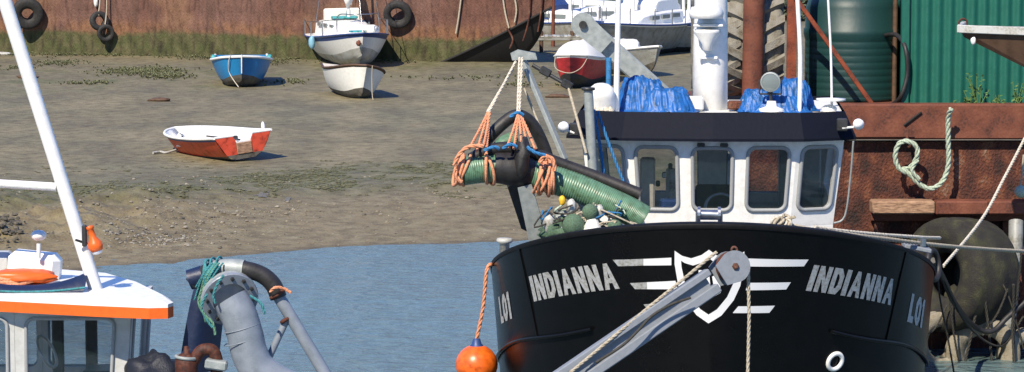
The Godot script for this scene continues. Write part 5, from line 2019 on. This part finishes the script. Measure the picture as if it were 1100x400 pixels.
	# hoses and lines hanging by the bow
	thing("black_hose", "black hose drooping in a loop before the huge tyre", "hose", at(1040, 330, WD - 1.0))
	tube(curve(path([[1003, 280, 32.6], [1014, 300, 33.5], [1026, 326, 35.0], [1046, 350, 36.2], [1066, 356, 36.4], [1084, 340, 36.5], [1110, 318, 36.6]]), 8), 0.036, 12)
	part("tube", M.hose_black)
	thing("black_hoop", "small black rubber hoop at the bow rail edge", "hoop", at(1003, 285, 32.2))
	pipe_ring(Vector3.ZERO, Vector3(0.9, 0.15, 0.5), 0.17, 0.035, 22, 8)
	part("ring", M.hose_black)
	for e in [["thin_line", "thin white line from the right edge down to the bow", [[1106, 140, 36.0], [1080, 190, 35.0], [1055, 236, 34.0], [1014, 286, 32.4]], 0.02, M.white_rope], ["thin_line", "thin grey line hanging straight below the black hoop", [[1007, 285, 32.4], [1010, 320, 32.6], [1018, 360, 32.8], [1026, 405, 33.0]], 0.012, M.dark_rope], ["thin_line", "dark slack line right of the leaning post", [[1098, 270, 36.2], [1094, 310, 36.4], [1088, 350, 36.5], [1092, 410, 36.5]], 0.018, M.dark_rope], ["thin_line", "thin dark line across the huge tyre to the post", [[1014, 300, 33.4], [1040, 350, 35.8], [1075, 372, 36.6], [1100, 340, 36.6]], 0.015, M.dark_rope]]:
		thing(e[0], e[1], "rope", at(e[2][0][0], e[2][0][1], e[2][0][2]), 0.0, "thin lines by the bow")
		rope(curve(path(e[2]), 6), e[3])
		part("strand", e[4])
	thing("rope_tangle", "tangle of dark wet ropes and chain hanging below the huge tyre", "ropes", at(1045, 350, WD - 0.9))
	for n in 7:
		var pa := rng.randf_range(1006, 1090)
		var pb := pa + rng.randfn() * 26.0
		var y0 := rng.randf_range(300, 345)
		rope(curve(path([[pa, y0, WD - 1.0 - 0.3 * rng.randf()], [lerpf(pa, pb, 0.4), y0 + rng.randf_range(20, 60), WD - 1.1], [pb, rng.randf_range(350, 410), WD - 1.0]]), 6), rng.randf_range(0.010, 0.02))
		part("rope_length", M.dark_rope)
	thing("fairlead", "bluish grey steel plate with roller at the bow rail by the huge tyre", "fairlead", at(985, 266, 30.6))
	box(Vector3.ZERO, Vector3(0.30, 0.05, 0.30), Basis(Vector3(0, 0, 1), -0.2))
	part("plate", M.grey_paint)
	rod(Vector3(0.05, 0.02, 0.05), Vector3(0.05, 0.10, 0.05), 0.05, 12)
	part("roller", M.steel)
	thing("small_float", "little white float hanging at the right edge above the ledge timber", "float", at(1097, 206, WD - 0.3))
	ball(Vector3.ZERO, 0.085)
	part("body", M.green_rope)
	rod(Vector3(0, 0.08, 0), Vector3(0.02, 0.5, 0.05), 0.014, 6)
	part("lanyard", M.pale_rope)

	# green corrugated container
	var c0 := A(968, 119, WD + 0.35)
	thing("container", "green corrugated steel container standing on the work barge", "container", at(1150, 119, WD + 0.35))
	c0 = A(968, 119, WD + 0.35)
	var xl := c0.x
	var rows := []
	var lo := PackedVector3Array()
	var hi := PackedVector3Array()
	var x := xl + 0.10
	while x < xl + 5.9:
		var z := -0.018 + 0.020 * sin((x - xl) / 0.155 * TAU)
		lo.append(Vector3(x, c0.y + 0.02, c0.z + z))
		hi.append(Vector3(x, c0.y + 2.5, c0.z + z))
		x += 0.0155
	rows = [lo, hi]
	loft(rows, 1)
	part("corrugated_side", M.container)
	box(Vector3(xl + 3.0, c0.y - 0.01, c0.z - 0.02), Vector3(5.98, 0.06, 0.09))
	part("bottom_rail", M.tar)
	box(Vector3(xl + 3.0, c0.y + 2.54, c0.z - 0.02), Vector3(5.98, 0.1, 0.1))
	part("top_rail", M.container)
	for q in [xl + 0.05, xl + 5.95]:
		box(Vector3(q, c0.y + 1.25, c0.z - 0.03), Vector3(0.11, 2.5, 0.12))
		part("corner_post", M.container)
	box(Vector3(xl + 3.0, c0.y + 1.26, c0.z - 1.3), Vector3(5.8, 2.4, 2.3))
	part("container_body", M.container)
	# weeds along the foot of the container
	for e in [[1052, 0.55], [1043, 0.3], [1075, 0.25], [1092, 0.4], [1030, 0.16]]:
		var label: String = {1052: "tallest green weed growing at the foot of the container", 1043: "short weed just left of the tallest one by the container", 1075: "small weed right of the tallest one by the container", 1092: "weed at the right edge at the foot of the container", 1030: "tiny weed beside the hanging rope's top"}[e[0]]
		thing("weed_plant", label, "weed", at(e[0], 119, WD + 0.2), 0.0, "weeds on the work barge")
		for s in 7:
			var top := Vector3(rng.randfn() * 0.10, e[1] * rng.randf_range(0.4, 1.0), rng.randfn() * 0.03)
			rod(Vector3(rng.randfn() * 0.03, -0.02, 0), top, 0.006, 5)
			part("stem", M.weed_green)
			for q in 6:
				var p := top * rng.randf_range(0.25, 1.0)
				var d := Vector3(rng.randfn(), rng.randfn() * 0.6, rng.randfn()).normalized() * rng.randf_range(0.03, 0.06)
				var w := d.cross(Vector3(0.3, 1, 0.5)).normalized() * 0.016
				tri(p, p + d * 0.5 + w, p + d)
				tri(p, p + d, p + d * 0.5 - w)
			part("leaves", M.weed_green)

	# the dark green tank
	var tb := at(915, 112, WD + 1.5)
	tb.y = at(0, 112, WD).y - 0.04
	thing("water_tank", "dark green ribbed plastic tank standing left of the container", "tank", tb)
	var rr := 0.66
	var prof := [Vector2(0, 0), Vector2(rr * 0.97, 0.0), Vector2(rr, 0.03)]
	for e in 9:
		var y := 0.06 + e * 0.095
		prof.append(Vector2(rr, y))
		prof.append(Vector2(rr - 0.004, y + 0.012))
		prof.append(Vector2(rr, y + 0.024))
	for e in [[rr + 0.02, 0.93], [rr + 0.02, 0.99], [rr, 1.01], [rr - 0.01, 1.3], [rr - 0.06, 1.42], [rr - 0.2, 1.52], [0.25, 1.6], [0.25, 1.68], [0.0, 1.69]]:
		prof.append(Vector2(e[0], e[1]))
	lathe(prof, Transform3D.IDENTITY, 48)
	part("shell", M.tank)
	tube(curve(path([[952, 38, WD + 0.95], [964, 38, WD + 0.6], [973, 52, WD + 0.28], [975, 80, WD + 0.28], [968, 104, WD + 0.28], [960, 112, WD + 0.5]]), 6), 0.032, 8)
	part("outlet_hose", M.hose_black)
	rod(Vector3(rr - 0.12, 0.0, 0.42), Vector3(rr - 0.12, 1.6, 0.42), 0.035, 8)
	part("sight_pipe", M.brown)

	# rusty frame before the tank
	thing("steel_stand", "rust orange steel frame with a diagonal brace before the green tank", "frame", at(850, 118, WD + 0.45))
	var fb := A(850, 118, WD + 0.45)
	box(fb + Vector3(0, 1.2, 0), Vector3(0.13, 2.7, 0.1), Basis.IDENTITY, 0.006)
	part("upright", M.oxide_orange)
	beam(A(852, -6, WD + 0.40), A(940, 116, WD + 0.40), 0.06, 0.085, Vector3(0, 0, 1))
	part("diagonal_brace", M.oxide_orange)
	beam(A(846, 118, WD + 0.45), A(960, 118, WD + 0.45), 0.1, 0.06, Vector3(0, 0, 1))
	part("foot_rail", M.oxide_orange)
	# tubular post
	thing("steel_pile", "thick rusty steel tube standing before the big tractor tyres", "pile", at(808, 118, WD + 0.5))
	rod(Vector3(0, -0.3, 0), Vector3(0.03, 3.0, 0), 0.145, 22)
	part("tube", M.oxide)
	pipe_ring(Vector3(0, 0.08, 0), Vector3.UP, 0.17, 0.04, 24, 6)
	part("collar", M.rust)
	# tractor tyres
	for e in [[808, 0.80, 0.78, "big grey tractor tyre with chunky tread behind the rusty steel tube"], [768, 0.76, 0.62, "big grey tractor tyre mostly hidden behind the white mast"]]:
		var c := at(e[0], 112, WD + 1.35)
		c.y = at(0, 112, WD).y - 0.04 + e[1] * 1.06
		thing("tractor_tyre", e[3], "tyre", c, 0.0, "tractor tyres on the work barge")
		tyre(Vector3.ZERO, Vector3(1, 0, 0.02), e[1], e[2], e[1] * 0.5, M.grey_rubber, "casing", 18, null, 0.085, 0.06, 0.24)

	# punt bow sticking out from the right
	thing("punt", "weathered grey punt bow jutting in from the right above the rope", "boat", at(1150, 70, WD - 2.6))
	var rim := [A(1031, 31, WD - 2.7), A(1160, 36, WD - 3.2), A(1160, 30, WD - 1.6), A(1036, 27, WD - 2.2)]
	var keel := [A(1036, 40, WD - 2.65), A(1160, 102, WD - 2.9), A(1160, 100, WD - 2.0), A(1038, 37, WD - 2.3)]
	quad(rim[0], rim[1], keel[1], keel[0])
	quad(rim[3], keel[3], keel[2], rim[2])
	quad(keel[0], keel[1], keel[2], keel[3])
	quad(rim[0], keel[0], keel[3], rim[3])
	quad(rim[1], rim[2], keel[2], keel[1])
	part("hull", M.brown)
	for e in 6:
		var t0 := e / 6.0
		var t1 := (e + 0.93) / 6.0
		quad((rim[0] as Vector3).lerp(rim[3], t0), (rim[1] as Vector3).lerp(rim[2], t0), (rim[1] as Vector3).lerp(rim[2], t1), (rim[0] as Vector3).lerp(rim[3], t1))
		part("deck_plank", M.pale_grey)
	beam(rim[0], rim[1], 0.06, 0.10)
	part("gunwale", M.pale_grey)
	beam(rim[0], rim[3], 0.06, 0.10)
	part("bow_board", M.pale_grey)
	pipe_ring(A(1035, 25, WD - 2.6), Vector3(0.2, 0, 1), 0.055, 0.013)
	part("ring", M.rust)
	blob(A(1046, 44, WD - 2.8), Vector3(0.035, 0.05, 0.03), 0.2, 1.0, 9, Basis.IDENTITY, 10, 7)
	part("shackle", M.white)

# ------------------------------------------------------------------ the boat at the lower left
func make_near_boat() -> void:
	var o := at(60, 400, 20.8)
	o.y = 0.0
	thing("workboat", "white workboat wheelhouse with an orange roof edge at the lower left", "workboat", o)
	# hull and deck, mostly below the picture
	var rows := []
	for i in 17:
		var t := i / 16.0
		var x := lerpf(-4.0, 6.5, t)
		var hw := 1.5 * (1.0 - pow(maxf(t - 0.55, 0.0) / 0.45, 2.4))
		var y := 1.0 + 0.25 * t * t
		rows.append(PackedVector3Array([Vector3(x, y, hw), Vector3(x, 0.3, hw * 0.95), Vector3(x, -0.4, hw * 0.5), Vector3(x, -0.5, 0), Vector3(x, -0.4, -hw * 0.5), Vector3(x, 0.3, -hw * 0.95), Vector3(x, y, -hw)]))
	loft(rows, 1)
	part("hull", M.orange)
	for i in 16:
		quad(rows[i][0], rows[i + 1][0], rows[i + 1][6], rows[i][6])
	part("deck", M.grey_paint)
	# roof: orange edge, white top
	var near := [[-70, 313, 20.75], [0, 320, 20.45], [100, 327, 20.2], [160, 331, 20.08], [180, 333, 20.1], [186, 334, 20.2], [180, 328, 20.45], [150, 315, 21.2], [115, 304, 21.75], [60, 300, 22.0], [0, 298, 22.1], [-70, 294, 22.3]]
	var top := PackedVector3Array()
	var bot := PackedVector3Array()
	var mid := PackedVector3Array()
	for e in near:
		var p := A(e[0], e[1], e[2])
		top.append(Vector3(p.x, 3.125, p.z))
		mid.append(Vector3(p.x, 3.10, p.z))
		bot.append(Vector3(p.x, 3.02, p.z))
	var cc := Vector3.ZERO
	for p in top:
		cc += p / top.size()
	var ins := PackedVector3Array()
	for p in top:
		ins.append(p.lerp(cc, 0.06) + Vector3(0, 0.02, 0))
	loft([bot, mid], -1, true)
	part("roof_edge", M.orange)
	loft([mid, top, ins], -1, true)
	for k in top.size():
		tri(ins[k], ins[(k + 1) % top.size()], cc + Vector3(0, 0.03, 0))
	part("roof_top", M.white)
	for k in top.size():
		tri(bot[k], cc - Vector3(0, 0.1, 0), bot[(k + 1) % top.size()])
	part("roof_underside", M.old_white)
	# rail mouldings on the roof
	beam(A(110, 316, 20.9) , A(170, 326, 20.5), 0.05, 0.07)
	part("roof_coaming", M.white)
	box(A(121, 316, 21.0), Vector3(0.14, 0.07, 0.2))
	part("mast_shoe", M.white)
	# walls with windows
	var y1 := 3.03
	var y0 := 2.35
	var zn := A(60, 345, 20.55).z
	var zf := zn - 1.25
	var xr := A(141, 345, 20.55).x
	var xl := A(15, 345, 20.55).x
	var xll := A(-95, 345, 20.55).x
	window_panel([Vector3(xl, y0, zn), Vector3(xr - 0.05, y0, zn), Vector3(xr, y1, zn), Vector3(xl, y1, zn)], 0.05, [0.10, -0.0 + 0.12, 0.86, 0.89], M.cabin_grey, M.gasket, 0.06, "side_panel", 0.03)
	window_panel([Vector3(xll, y0, zn), Vector3(xl - 0.002, y0, zn), Vector3(xl - 0.002, y1, zn), Vector3(xll, y1, zn)], 0.05, [0.12, 0.12, 0.93, 0.89], M.cabin_grey, M.gasket, 0.06, "side_panel", 0.03)
	window_panel([Vector3(xr - 0.05, y0, zf), Vector3(xl, y0, zf), Vector3(xl, y1, zf), Vector3(xr, y1, zf)], 0.05, [0.05, 0.06, 0.95, 0.92], M.cabin_grey, M.gasket, 0.06, "far_panel", 0.03)
	window_panel([Vector3(xl - 0.002, y0, zf), Vector3(xll, y0, zf), Vector3(xll, y1, zf), Vector3(xl - 0.002, y1, zf)], 0.05, [0.05, 0.06, 0.95, 0.92], M.cabin_grey, M.gasket, 0.06, "far_panel", 0.03)
	window_panel([Vector3(xr - 0.05, y0, zn - 0.002), Vector3(xr - 0.05, y0, zf + 0.002), Vector3(xr, y1, zf + 0.002), Vector3(xr, y1, zn - 0.002)], 0.05, [0.12, 0.12, 0.88, 0.89], M.cabin_grey, M.gasket, 0.06, "front_panel", 0.03)
	for z in [zn, zf]:
		quad(Vector3(xll, 1.0, z), Vector3(xr - 0.1, 1.0, z), Vector3(xr - 0.05, y0, z), Vector3(xll, y0, z))
	quad(Vector3(xr - 0.1, 1.0, zn), Vector3(xr - 0.1, 1.0, zf), Vector3(xr - 0.05, y0, zf), Vector3(xr - 0.05, y0, zn))
	part("lower_wall", M.cabin_grey)
	box(Vector3((xl + xr) * 0.5 + 0.1, 2.28, (zn + zf) * 0.5), Vector3(0.30, 0.4, 0.4), Basis.IDENTITY, 0.05)
	part("helm_seat", M.dark_steel)
	for px in [62, 98]:
		box(A(px, 375, 21.5), Vector3(0.09, 0.75, 0.06))
		part("cabin_post", M.dark_steel)
	pipe_ring(A(50, 378, 20.9), Vector3(1, 0.5, 0.2), 0.13, 0.012)
	part("helm_wheel", M.steel)
	# mast pole with cross bar
	rod(A(106, 322, 20.75), A(-2, -20, 20.75), 0.052, 18)
	part("mast_pole", M.white)
	rod(A(60, 201, 20.75), A(-60, 194, 20.75), 0.032, 12)
	part("cross_bar", M.white)
	rod(A(81, 258, 20.62), A(93, 262, 20.70), 0.010, 6)
	part("cable_clip", M.dark_steel)
	# white locker, aerial dome
	var lk := A(37, 287, 21.3)
	box(lk, Vector3(0.40, 0.24, 0.22), Basis(Vector3(0, 0, 1), -0.10), 0.05)
	part("roof_locker", M.white)
	box(A(-4, 284, 21.4), Vector3(0.28, 0.2, 0.2), Basis.IDENTITY, 0.05)
	part("roof_locker", M.pale_grey)
	rod(A(41, 278, 21.15), A(41, 262, 21.15), 0.016, 10)
	lathe([Vector2(0.0, -0.03), Vector2(0.03, -0.03), Vector2(0.055, -0.01), Vector2(0.06, 0.015), Vector2(0.04, 0.04), Vector2(0.0, 0.048)], Transform3D(Basis.IDENTITY, A(41, 254, 21.15)), 18)
	part("aerial_dome", M.white)
	# lying on the roof: orange rope coil and a dark rubber sheet
	thing("rope_coil", "coil of orange rope and lifejackets lying on the workboat roof", "rope coil", at(18, 305, 21.1))
	for k in 4:
		pipe_ring(A(16 + rng.randfn() * 5.0, 301 - k * 1.1, 21.05), Vector3(rng.randfn() * 0.10, 1, rng.randfn() * 0.1), 0.19 + 0.02 * rng.randfn(), 0.016, 22, 6)
		part("rope_turn", M.orange_rope)
	blob(A(22, 297, 21.0), Vector3(0.30, 0.05, 0.16), 0.4, 1.2, 33, Basis.IDENTITY, 16, 9)
	part("lifejacket", M.orange)
	thing("rubber_sheet", "dark curled rubber sheet lying along the workboat roof", "sheet", at(40, 310, 20.6))
	var up := PackedVector3Array()
	var dn := PackedVector3Array()
	var bk := PackedVector3Array()
	for k in 13:
		var t := k / 12.0
		var px := lerpf(-20.0, 94.0, t)
		up.append(A(px, 303 + 4.0 * sin(t * PI) - 11.0 * pow(t, 4.0), 20.75))
		dn.append(A(px - 3.0 * t, 312 + 2.0 * sin(t * PI) - 3.0 * pow(t, 3.0), 20.55))
		bk.append(A(px - 6.0 * t, 313 + 2.0 * sin(t * PI), 20.55) + Vector3(0, -0.012, 0))
	loft([up, dn, bk], 1)
	part("sheet", M.blue_sheet)
	tube(dn, 0.008, 6)
	part("hem_line", M.teal_rope)
	# orange horn-shaped lamp on the pole
	thing("pole_light", "small orange emergency light clipped to the white mast pole", "light", at(97, 262, 20.6))
	lathe([Vector2(0.0, -0.062), Vector2(0.045, -0.055), Vector2(0.058, -0.02), Vector2(0.05, 0.01), Vector2(0.026, 0.05), Vector2(0.024, 0.11), Vector2(0.03, 0.115), Vector2(0.03, 0.135), Vector2(0.0, 0.14)], Transform3D(Basis(Vector3(0, 0, 1), 0.28), Vector3(0.03, 0, 0)), 20)
	part("body", M.orange)
	lathe([Vector2(0.04, -0.058), Vector2(0.036, -0.075), Vector2(0.0, -0.085)], Transform3D(Basis(Vector3(0, 0, 1), 0.28), Vector3(0.03, 0, 0)), 16)
	part("lens_cap", M.lamp_white)
	box(Vector3(-0.045, 0.06, 0.0), Vector3(0.035, 0.16, 0.05))
	part("bracket", M.dark_steel)

	# dredge gear on the foredeck
	thing("dredge_pipe", "grey bent dredge pipe with bolted flange at the lower left", "pipe", at(275, 420, 20.0))
	var ctl := path([[247, 322, 20.02], [256, 338, 20.0], [263, 360, 20.0], [268, 380, 20.0], [280, 400, 20.0], [310, 418, 20.0], [360, 436, 20.0]])
	tube(curve(ctl, 8), 0.132, 26)
	part("pipe", M.pipe_grey)
	var ax := (ctl[1] - ctl[0] + Vector3(-0.01, 0.05, 0.12)).normalized()
	var fx := aim(ctl[0] - ax * 0.01, ax)
	lathe([Vector2(0.0, -0.016), Vector2(0.205, -0.016), Vector2(0.21, -0.010), Vector2(0.21, 0.010), Vector2(0.205, 0.016), Vector2(0.13, 0.016)], fx, 32, false, -1)
	var fl := part("flange", M.pipe_grey)
	for k in 12:
		var a := TAU * k / 12.0
		lathe([Vector2(0.0, 0.035), Vector2(0.014, 0.033), Vector2(0.016, 0.016), Vector2(0.016, 0.0)], Transform3D(fx.basis, fx * Vector3(cos(a) * 0.172, 0.0, sin(a) * 0.172)), 6, false, -1)
		part("bolt", M.dark_steel, fl)
	lathe([Vector2(0.0, -0.05), Vector2(0.205, -0.05), Vector2(0.205, -0.02), Vector2(0.0, -0.02)], fx, 32, false, -1)
	part("mating_flange", M.galv)
	for e in [[255, 352, 0.016], [262, 366, 0.012]]:
		pipe_ring(A(260, e[1], 20.0), Vector3(0.28, -1, 0), 0.134, 0.004, 26, 6)
		part("weld_bead", M.pipe_grey)
	# rubber hose and lighter frame
	thing("rubber_hose", "black rubber hose with a grey wrap arching over the dredge pipe", "hose", at(255, 300, 20.1))
	tube(curve(path([[206, 306, 20.2], [216, 296, 20.2], [232, 290, 20.15], [258, 289, 20.1], [280, 295, 20.1], [293, 306, 20.1], [299, 320, 20.1]]), 8), 0.062, 18)
	part("hose", M.hose_black)
	tube(curve(path([[228, 290.5, 20.15], [245, 288.5, 20.12], [262, 289.5, 20.1]]), 6), 0.070, 18)
	part("canvas_wrap", M.galv)
	rod(A(203, 301, 20.2), A(218, 296, 20.2), 0.075, 16)
	part("hose_end", M.blue_sheet)
	thing("tubular_stand", "thin grey welded tube frame leaning right of the dredge pipe", "frame", at(330, 400, 20.1))
	rod(A(298, 317, 20.1), A(372, 440, 20.1), 0.046, 16)
	part("main_tube", M.pipe_grey)
	rod(A(307, 345, 20.1), A(272, 420, 20.1), 0.026, 12)
	part("brace", M.pipe_grey)
	for e in [[298, 316, 0.055], [306, 344, 0.03]]:
		pipe_ring(A(e[0], e[1], 20.08), Vector3(0.5, -0.8, 0.0), e[2], 0.014, 18, 6)
		part("rusty_clamp", M.rust)
	rope(curve(path([[290, 314, 20.0], [296, 309, 19.98], [306, 311, 20.0], [312, 315, 20.0]]), 5), 0.012)
	part("twine", M.orange_rope)
	# dark blue flap behind the flange
	thing("blue_flap", "tall dark blue curved rubber flap hanging behind the grey flange", "flap", at(215, 400, 20.3))
	var rows2 := []
	for k in 12:
		var t := k / 11.0
		var l := A(lerpf(213, 191, pow(t, 0.7)), lerpf(297, 400, t), 20.35)
		var r := A(lerpf(243, 232, t), lerpf(300, 400, t), 20.45)
		var row := PackedVector3Array()
		for j in 9:
			var u := j / 8.0
			row.append(l.lerp(r, u) + Vector3(0, 0, 0.10 * sin(u * PI) - 0.08 * u))
		rows2.append(row)
	loft(rows2, 1)
	var rows3 := []
	for row in rows2:
		var b := PackedVector3Array()
		for p in row:
			b.append(p - Vector3(0, 0, 0.025))
		rows3.append(b)
	loft(rows3, 1)
	loft([rows2[0], rows3[0]], -1)
	for k in 11:
		quad(rows2[k][0], rows2[k + 1][0], rows3[k + 1][0], rows3[k][0])
		quad(rows2[k][8], rows2[k + 1][8], rows3[k + 1][8], rows3[k][8])
	part("sheet", M.blue_sheet)
	# teal netting round the joint
	thing("teal_netting", "tangle of teal and green twine bound round the hose joint", "twine", at(225, 310, 20.0))
	for k in 9:
		var px := 222.0 + rng.randfn() * 4.0
		var pts := [[px + 10, 283, 20.05], [px + 4, 290, 19.98], [px - 2, 300, 19.97], [px - 6 + rng.randfn() * 4.0, 314 + rng.randfn() * 5.0, 20.0]]
		rope(curve(path(pts), 5), 0.007)
		part("twine", [M.teal_rope, M.green_net, M.teal_rope, M.turquoise][k % 4])
	for k in 5:
		pipe_ring(A(222 + k * 3, 292, 20.15), Vector3(1, 0.3 * rng.randfn(), 0.2), 0.085 + 0.006 * k, 0.008, 20, 6)
		part("binding_turn", M.teal_rope)
	for p in [[[216, 312], [213, 325], [219, 338], [228, 347], [231, 360]], [[222, 316], [216, 330], [222, 344], [228, 352]], [[240, 296], [233, 306], [229, 318], [231, 326]], [[268, 318], [280, 326], [284, 338]]]:
		var pts := []
		for q in p:
			pts.append([q[0], q[1], 19.85])
		rope(curve(path(pts), 5), 0.010)
		part("loose_end", M.green_net if p[0][0] == 216 else M.teal_rope)
	blob(A(231, 322, 20.12), Vector3(0.05, 0.13, 0.05), 0.5, 1.3, 71, Basis.IDENTITY, 12, 9)
	part("rag", M.oxide)
	blob(A(222, 318, 20.15), Vector3(0.05, 0.17, 0.05), 0.5, 1.3, 72, Basis.IDENTITY, 12, 9)
	part("rag", M.green_net)
	# rusty valve
	thing("valve", "rusty round valve housing beside the dredge pipe at the bottom edge", "valve", at(205, 398, 20.0))
	lathe([Vector2(0.0, -0.25), Vector2(0.08, -0.25), Vector2(0.085, -0.03), Vector2(0.075, 0.0), Vector2(0.05, 0.03), Vector2(0.02, 0.04), Vector2(0.018, 0.085), Vector2(0.0, 0.09)], Transform3D(Basis.IDENTITY, A(200, 385, 20.0)), 20)
	part("housing", M.brass)
	pipe_ring(A(200, 384, 20.0), Vector3(0.1, 1, 0), 0.075, 0.014, 22, 6)
	part("cover_ring", M.galv)
	tube(curve(path([[208, 388, 20.0], [216, 377, 20.0], [228, 377, 20.0], [233, 390, 20.0], [232, 402, 20.0]]), 6), 0.045, 14)
	part("elbow", M.brass)
	box(A(232, 392, 19.95), Vector3(0.16, 0.07, 0.1), Basis(Vector3(0, 0, 1), -0.15))
	part("clamp_block", M.galv)
	thing("dark_bag", "black and navy bag of nets lying at the bottom edge beside the valve", "bag", at(165, 402, 20.2))
	blob(A(166, 402, 20.2), Vector3(0.19, 0.15, 0.2), 0.6, 1.0, 81, Basis.IDENTITY, 22, 14)
	part("bag", M.dark_sheet)
	blob(A(143, 396, 20.2), Vector3(0.07, 0.07, 0.07), 0.35, 1.0, 82, Basis.IDENTITY, 14, 10)
	part("bag_neck", M.hose_black)

	# the grey derrick arm in the foreground
	thing("cargo_derrick", "grey steel derrick arm with a pulley crossing before the black bow", "derrick", at(520, 470, 20.2))
	var a := A(786, 287, 21.0)
	var b := A(500, 482, 20.2)
	var bs := along_xy(a, b)
	box((a + b) * 0.5 + bs.x * 0.12, Vector3(a.distance_to(b) - 0.2, 0.12, 0.016), bs, 0.004)
	part("arm_web", M.grey_paint)
	for s in [-1.0, 1.0]:
		box((a + b) * 0.5 + bs.x * 0.10 + bs.y * 0.070 * s, Vector3(a.distance_to(b) - 0.16, 0.072 if s > 0 else 0.056, 0.11), bs, 0.008)
		part("arm_flange", M.grey_paint)
	for z in [-0.075, 0.075]:
		prism(cheek(0.122, 0.13, 0.085), Transform3D(bs, a + bs.z * z), 0.014)
		part("pulley_cheek", M.grey_paint)
	lathe([Vector2(0.0, -0.03), Vector2(0.118, -0.03), Vector2(0.12, -0.02), Vector2(0.095, 0.0), Vector2(0.12, 0.02), Vector2(0.118, 0.03), Vector2(0.0, 0.03)], aim(a, bs.z), 28)
	part("pulley_wheel", M.rust)
	lathe([Vector2(0.0, 0.082), Vector2(0.026, 0.082), Vector2(0.028, 0.092), Vector2(0.018, 0.105), Vector2(0.0, 0.107)], aim(a, bs.z), 6, false, -1)
	part("pulley_pin", M.rust)
	pipe_ring(a + Vector3(0.02, 0.13, 0.0), bs.z, 0.022, 0.010, 14, 6)
	part("lifting_eye", M.rust)
	# runners: the falls of the arm
	thing("runner_line", "taut pale line running up along the derrick arm to its pulley", "rope", at(640, 385, 20.7))
	rope(path([[770, 271, 21.0], [700, 328, 20.75], [622, 393, 20.45], [540, 460, 20.2]]), 0.013)
	part("strand", M.pale_rope)
	thing("runner_line", "pale line hanging straight down from the derrick pulley", "rope", at(805, 330, 21.0))
	rope(path([[804, 290, 21.0], [805, 340, 21.0], [803, 420, 21.0], [803, 470, 21.0]]), 0.014)
	part("strand", M.pale_rope)
	thing("runner_line", "slack dark line lying along the derrick arm", "rope", at(700, 340, 20.6))
	tube(curve(path([[742, 320, 20.72], [720, 328, 20.66], [700, 340, 20.6], [685, 356, 20.55], [668, 372, 20.5], [640, 390, 20.42]]), 6), 0.011, 6)
	part("strand", M.dark_rope)

func _ready() -> void:
	rng.seed = 20240607
	# camera
	var cam := Camera3D.new()
	cam.name = "camera"
	cam.fov = rad_to_deg(2.0 * atan(200.0 / F))
	cam.near = 0.5
	cam.far = 900.0
	add_child(cam)
	cam.position = EYE
	cam.rotation.x = -atan(SLOPE)
	cam.current = true
	# sky and exposure
	var env := Environment.new()
	env.background_mode = Environment.BG_SKY
	var sm := ProceduralSkyMaterial.new()
	sm.sky_top_color = Color(0.16, 0.34, 0.66)
	sm.sky_horizon_color = Color(0.62, 0.75, 0.86)
	sm.sky_curve = 0.22
	sm.ground_bottom_color = Color(0.20, 0.18, 0.15)
	sm.ground_horizon_color = Color(0.45, 0.50, 0.52)
	sm.sun_angle_max = 8.0
	var sky := Sky.new()
	sky.sky_material = sm
	env.sky = sky
	env.tonemap_mode = Environment.TONE_MAPPER_LINEAR
	env.tonemap_exposure = 1.75
	env.sdfgi_enabled = true
	env.ssao_enabled = true
	env.ssil_enabled = true
	var we := WorldEnvironment.new()
	we.name = "environment"
	we.environment = env
	add_child(we)
	# sun: behind the camera, to the left, fairly high
	var sun := DirectionalLight3D.new()
	sun.name = "sun"
	sun.light_energy = 1.3
	sun.light_color = Color(1.0, 0.95, 0.87)
	sun.light_angular_distance = 0.5
	sun.shadow_enabled = true
	add_child(sun)
	sun.look_at_from_position(Vector3.ZERO, Vector3(0.32, -0.70, -0.64))

	n_low.seed = 7
	n_low.frequency = 0.02
	n_low.fractal_octaves = 3
	n_mid.seed = 8
	n_mid.frequency = 0.02
	n_mid.fractal_octaves = 4
	n_hi.seed = 9
	n_hi.frequency = 0.05
	n_hi.fractal_octaves = 4
	make_materials()
	M.weed_green = mat(lin(0.08, 0.15, 0.035), 0.7)
	print("materials ", Time.get_ticks_msec())
	make_ground()
	make_water()
	pool(286, 214, 1.3, 2.2, 1.0)
	make_far_bank()
	make_scatter()
	print("setting ", Time.get_ticks_msec())
	make_old_barge()
	make_small_boats()
	print("far ", Time.get_ticks_msec())
	make_fishing_boat()
	make_work_barge()
	make_near_boat()
	print("done ", Time.get_ticks_msec())
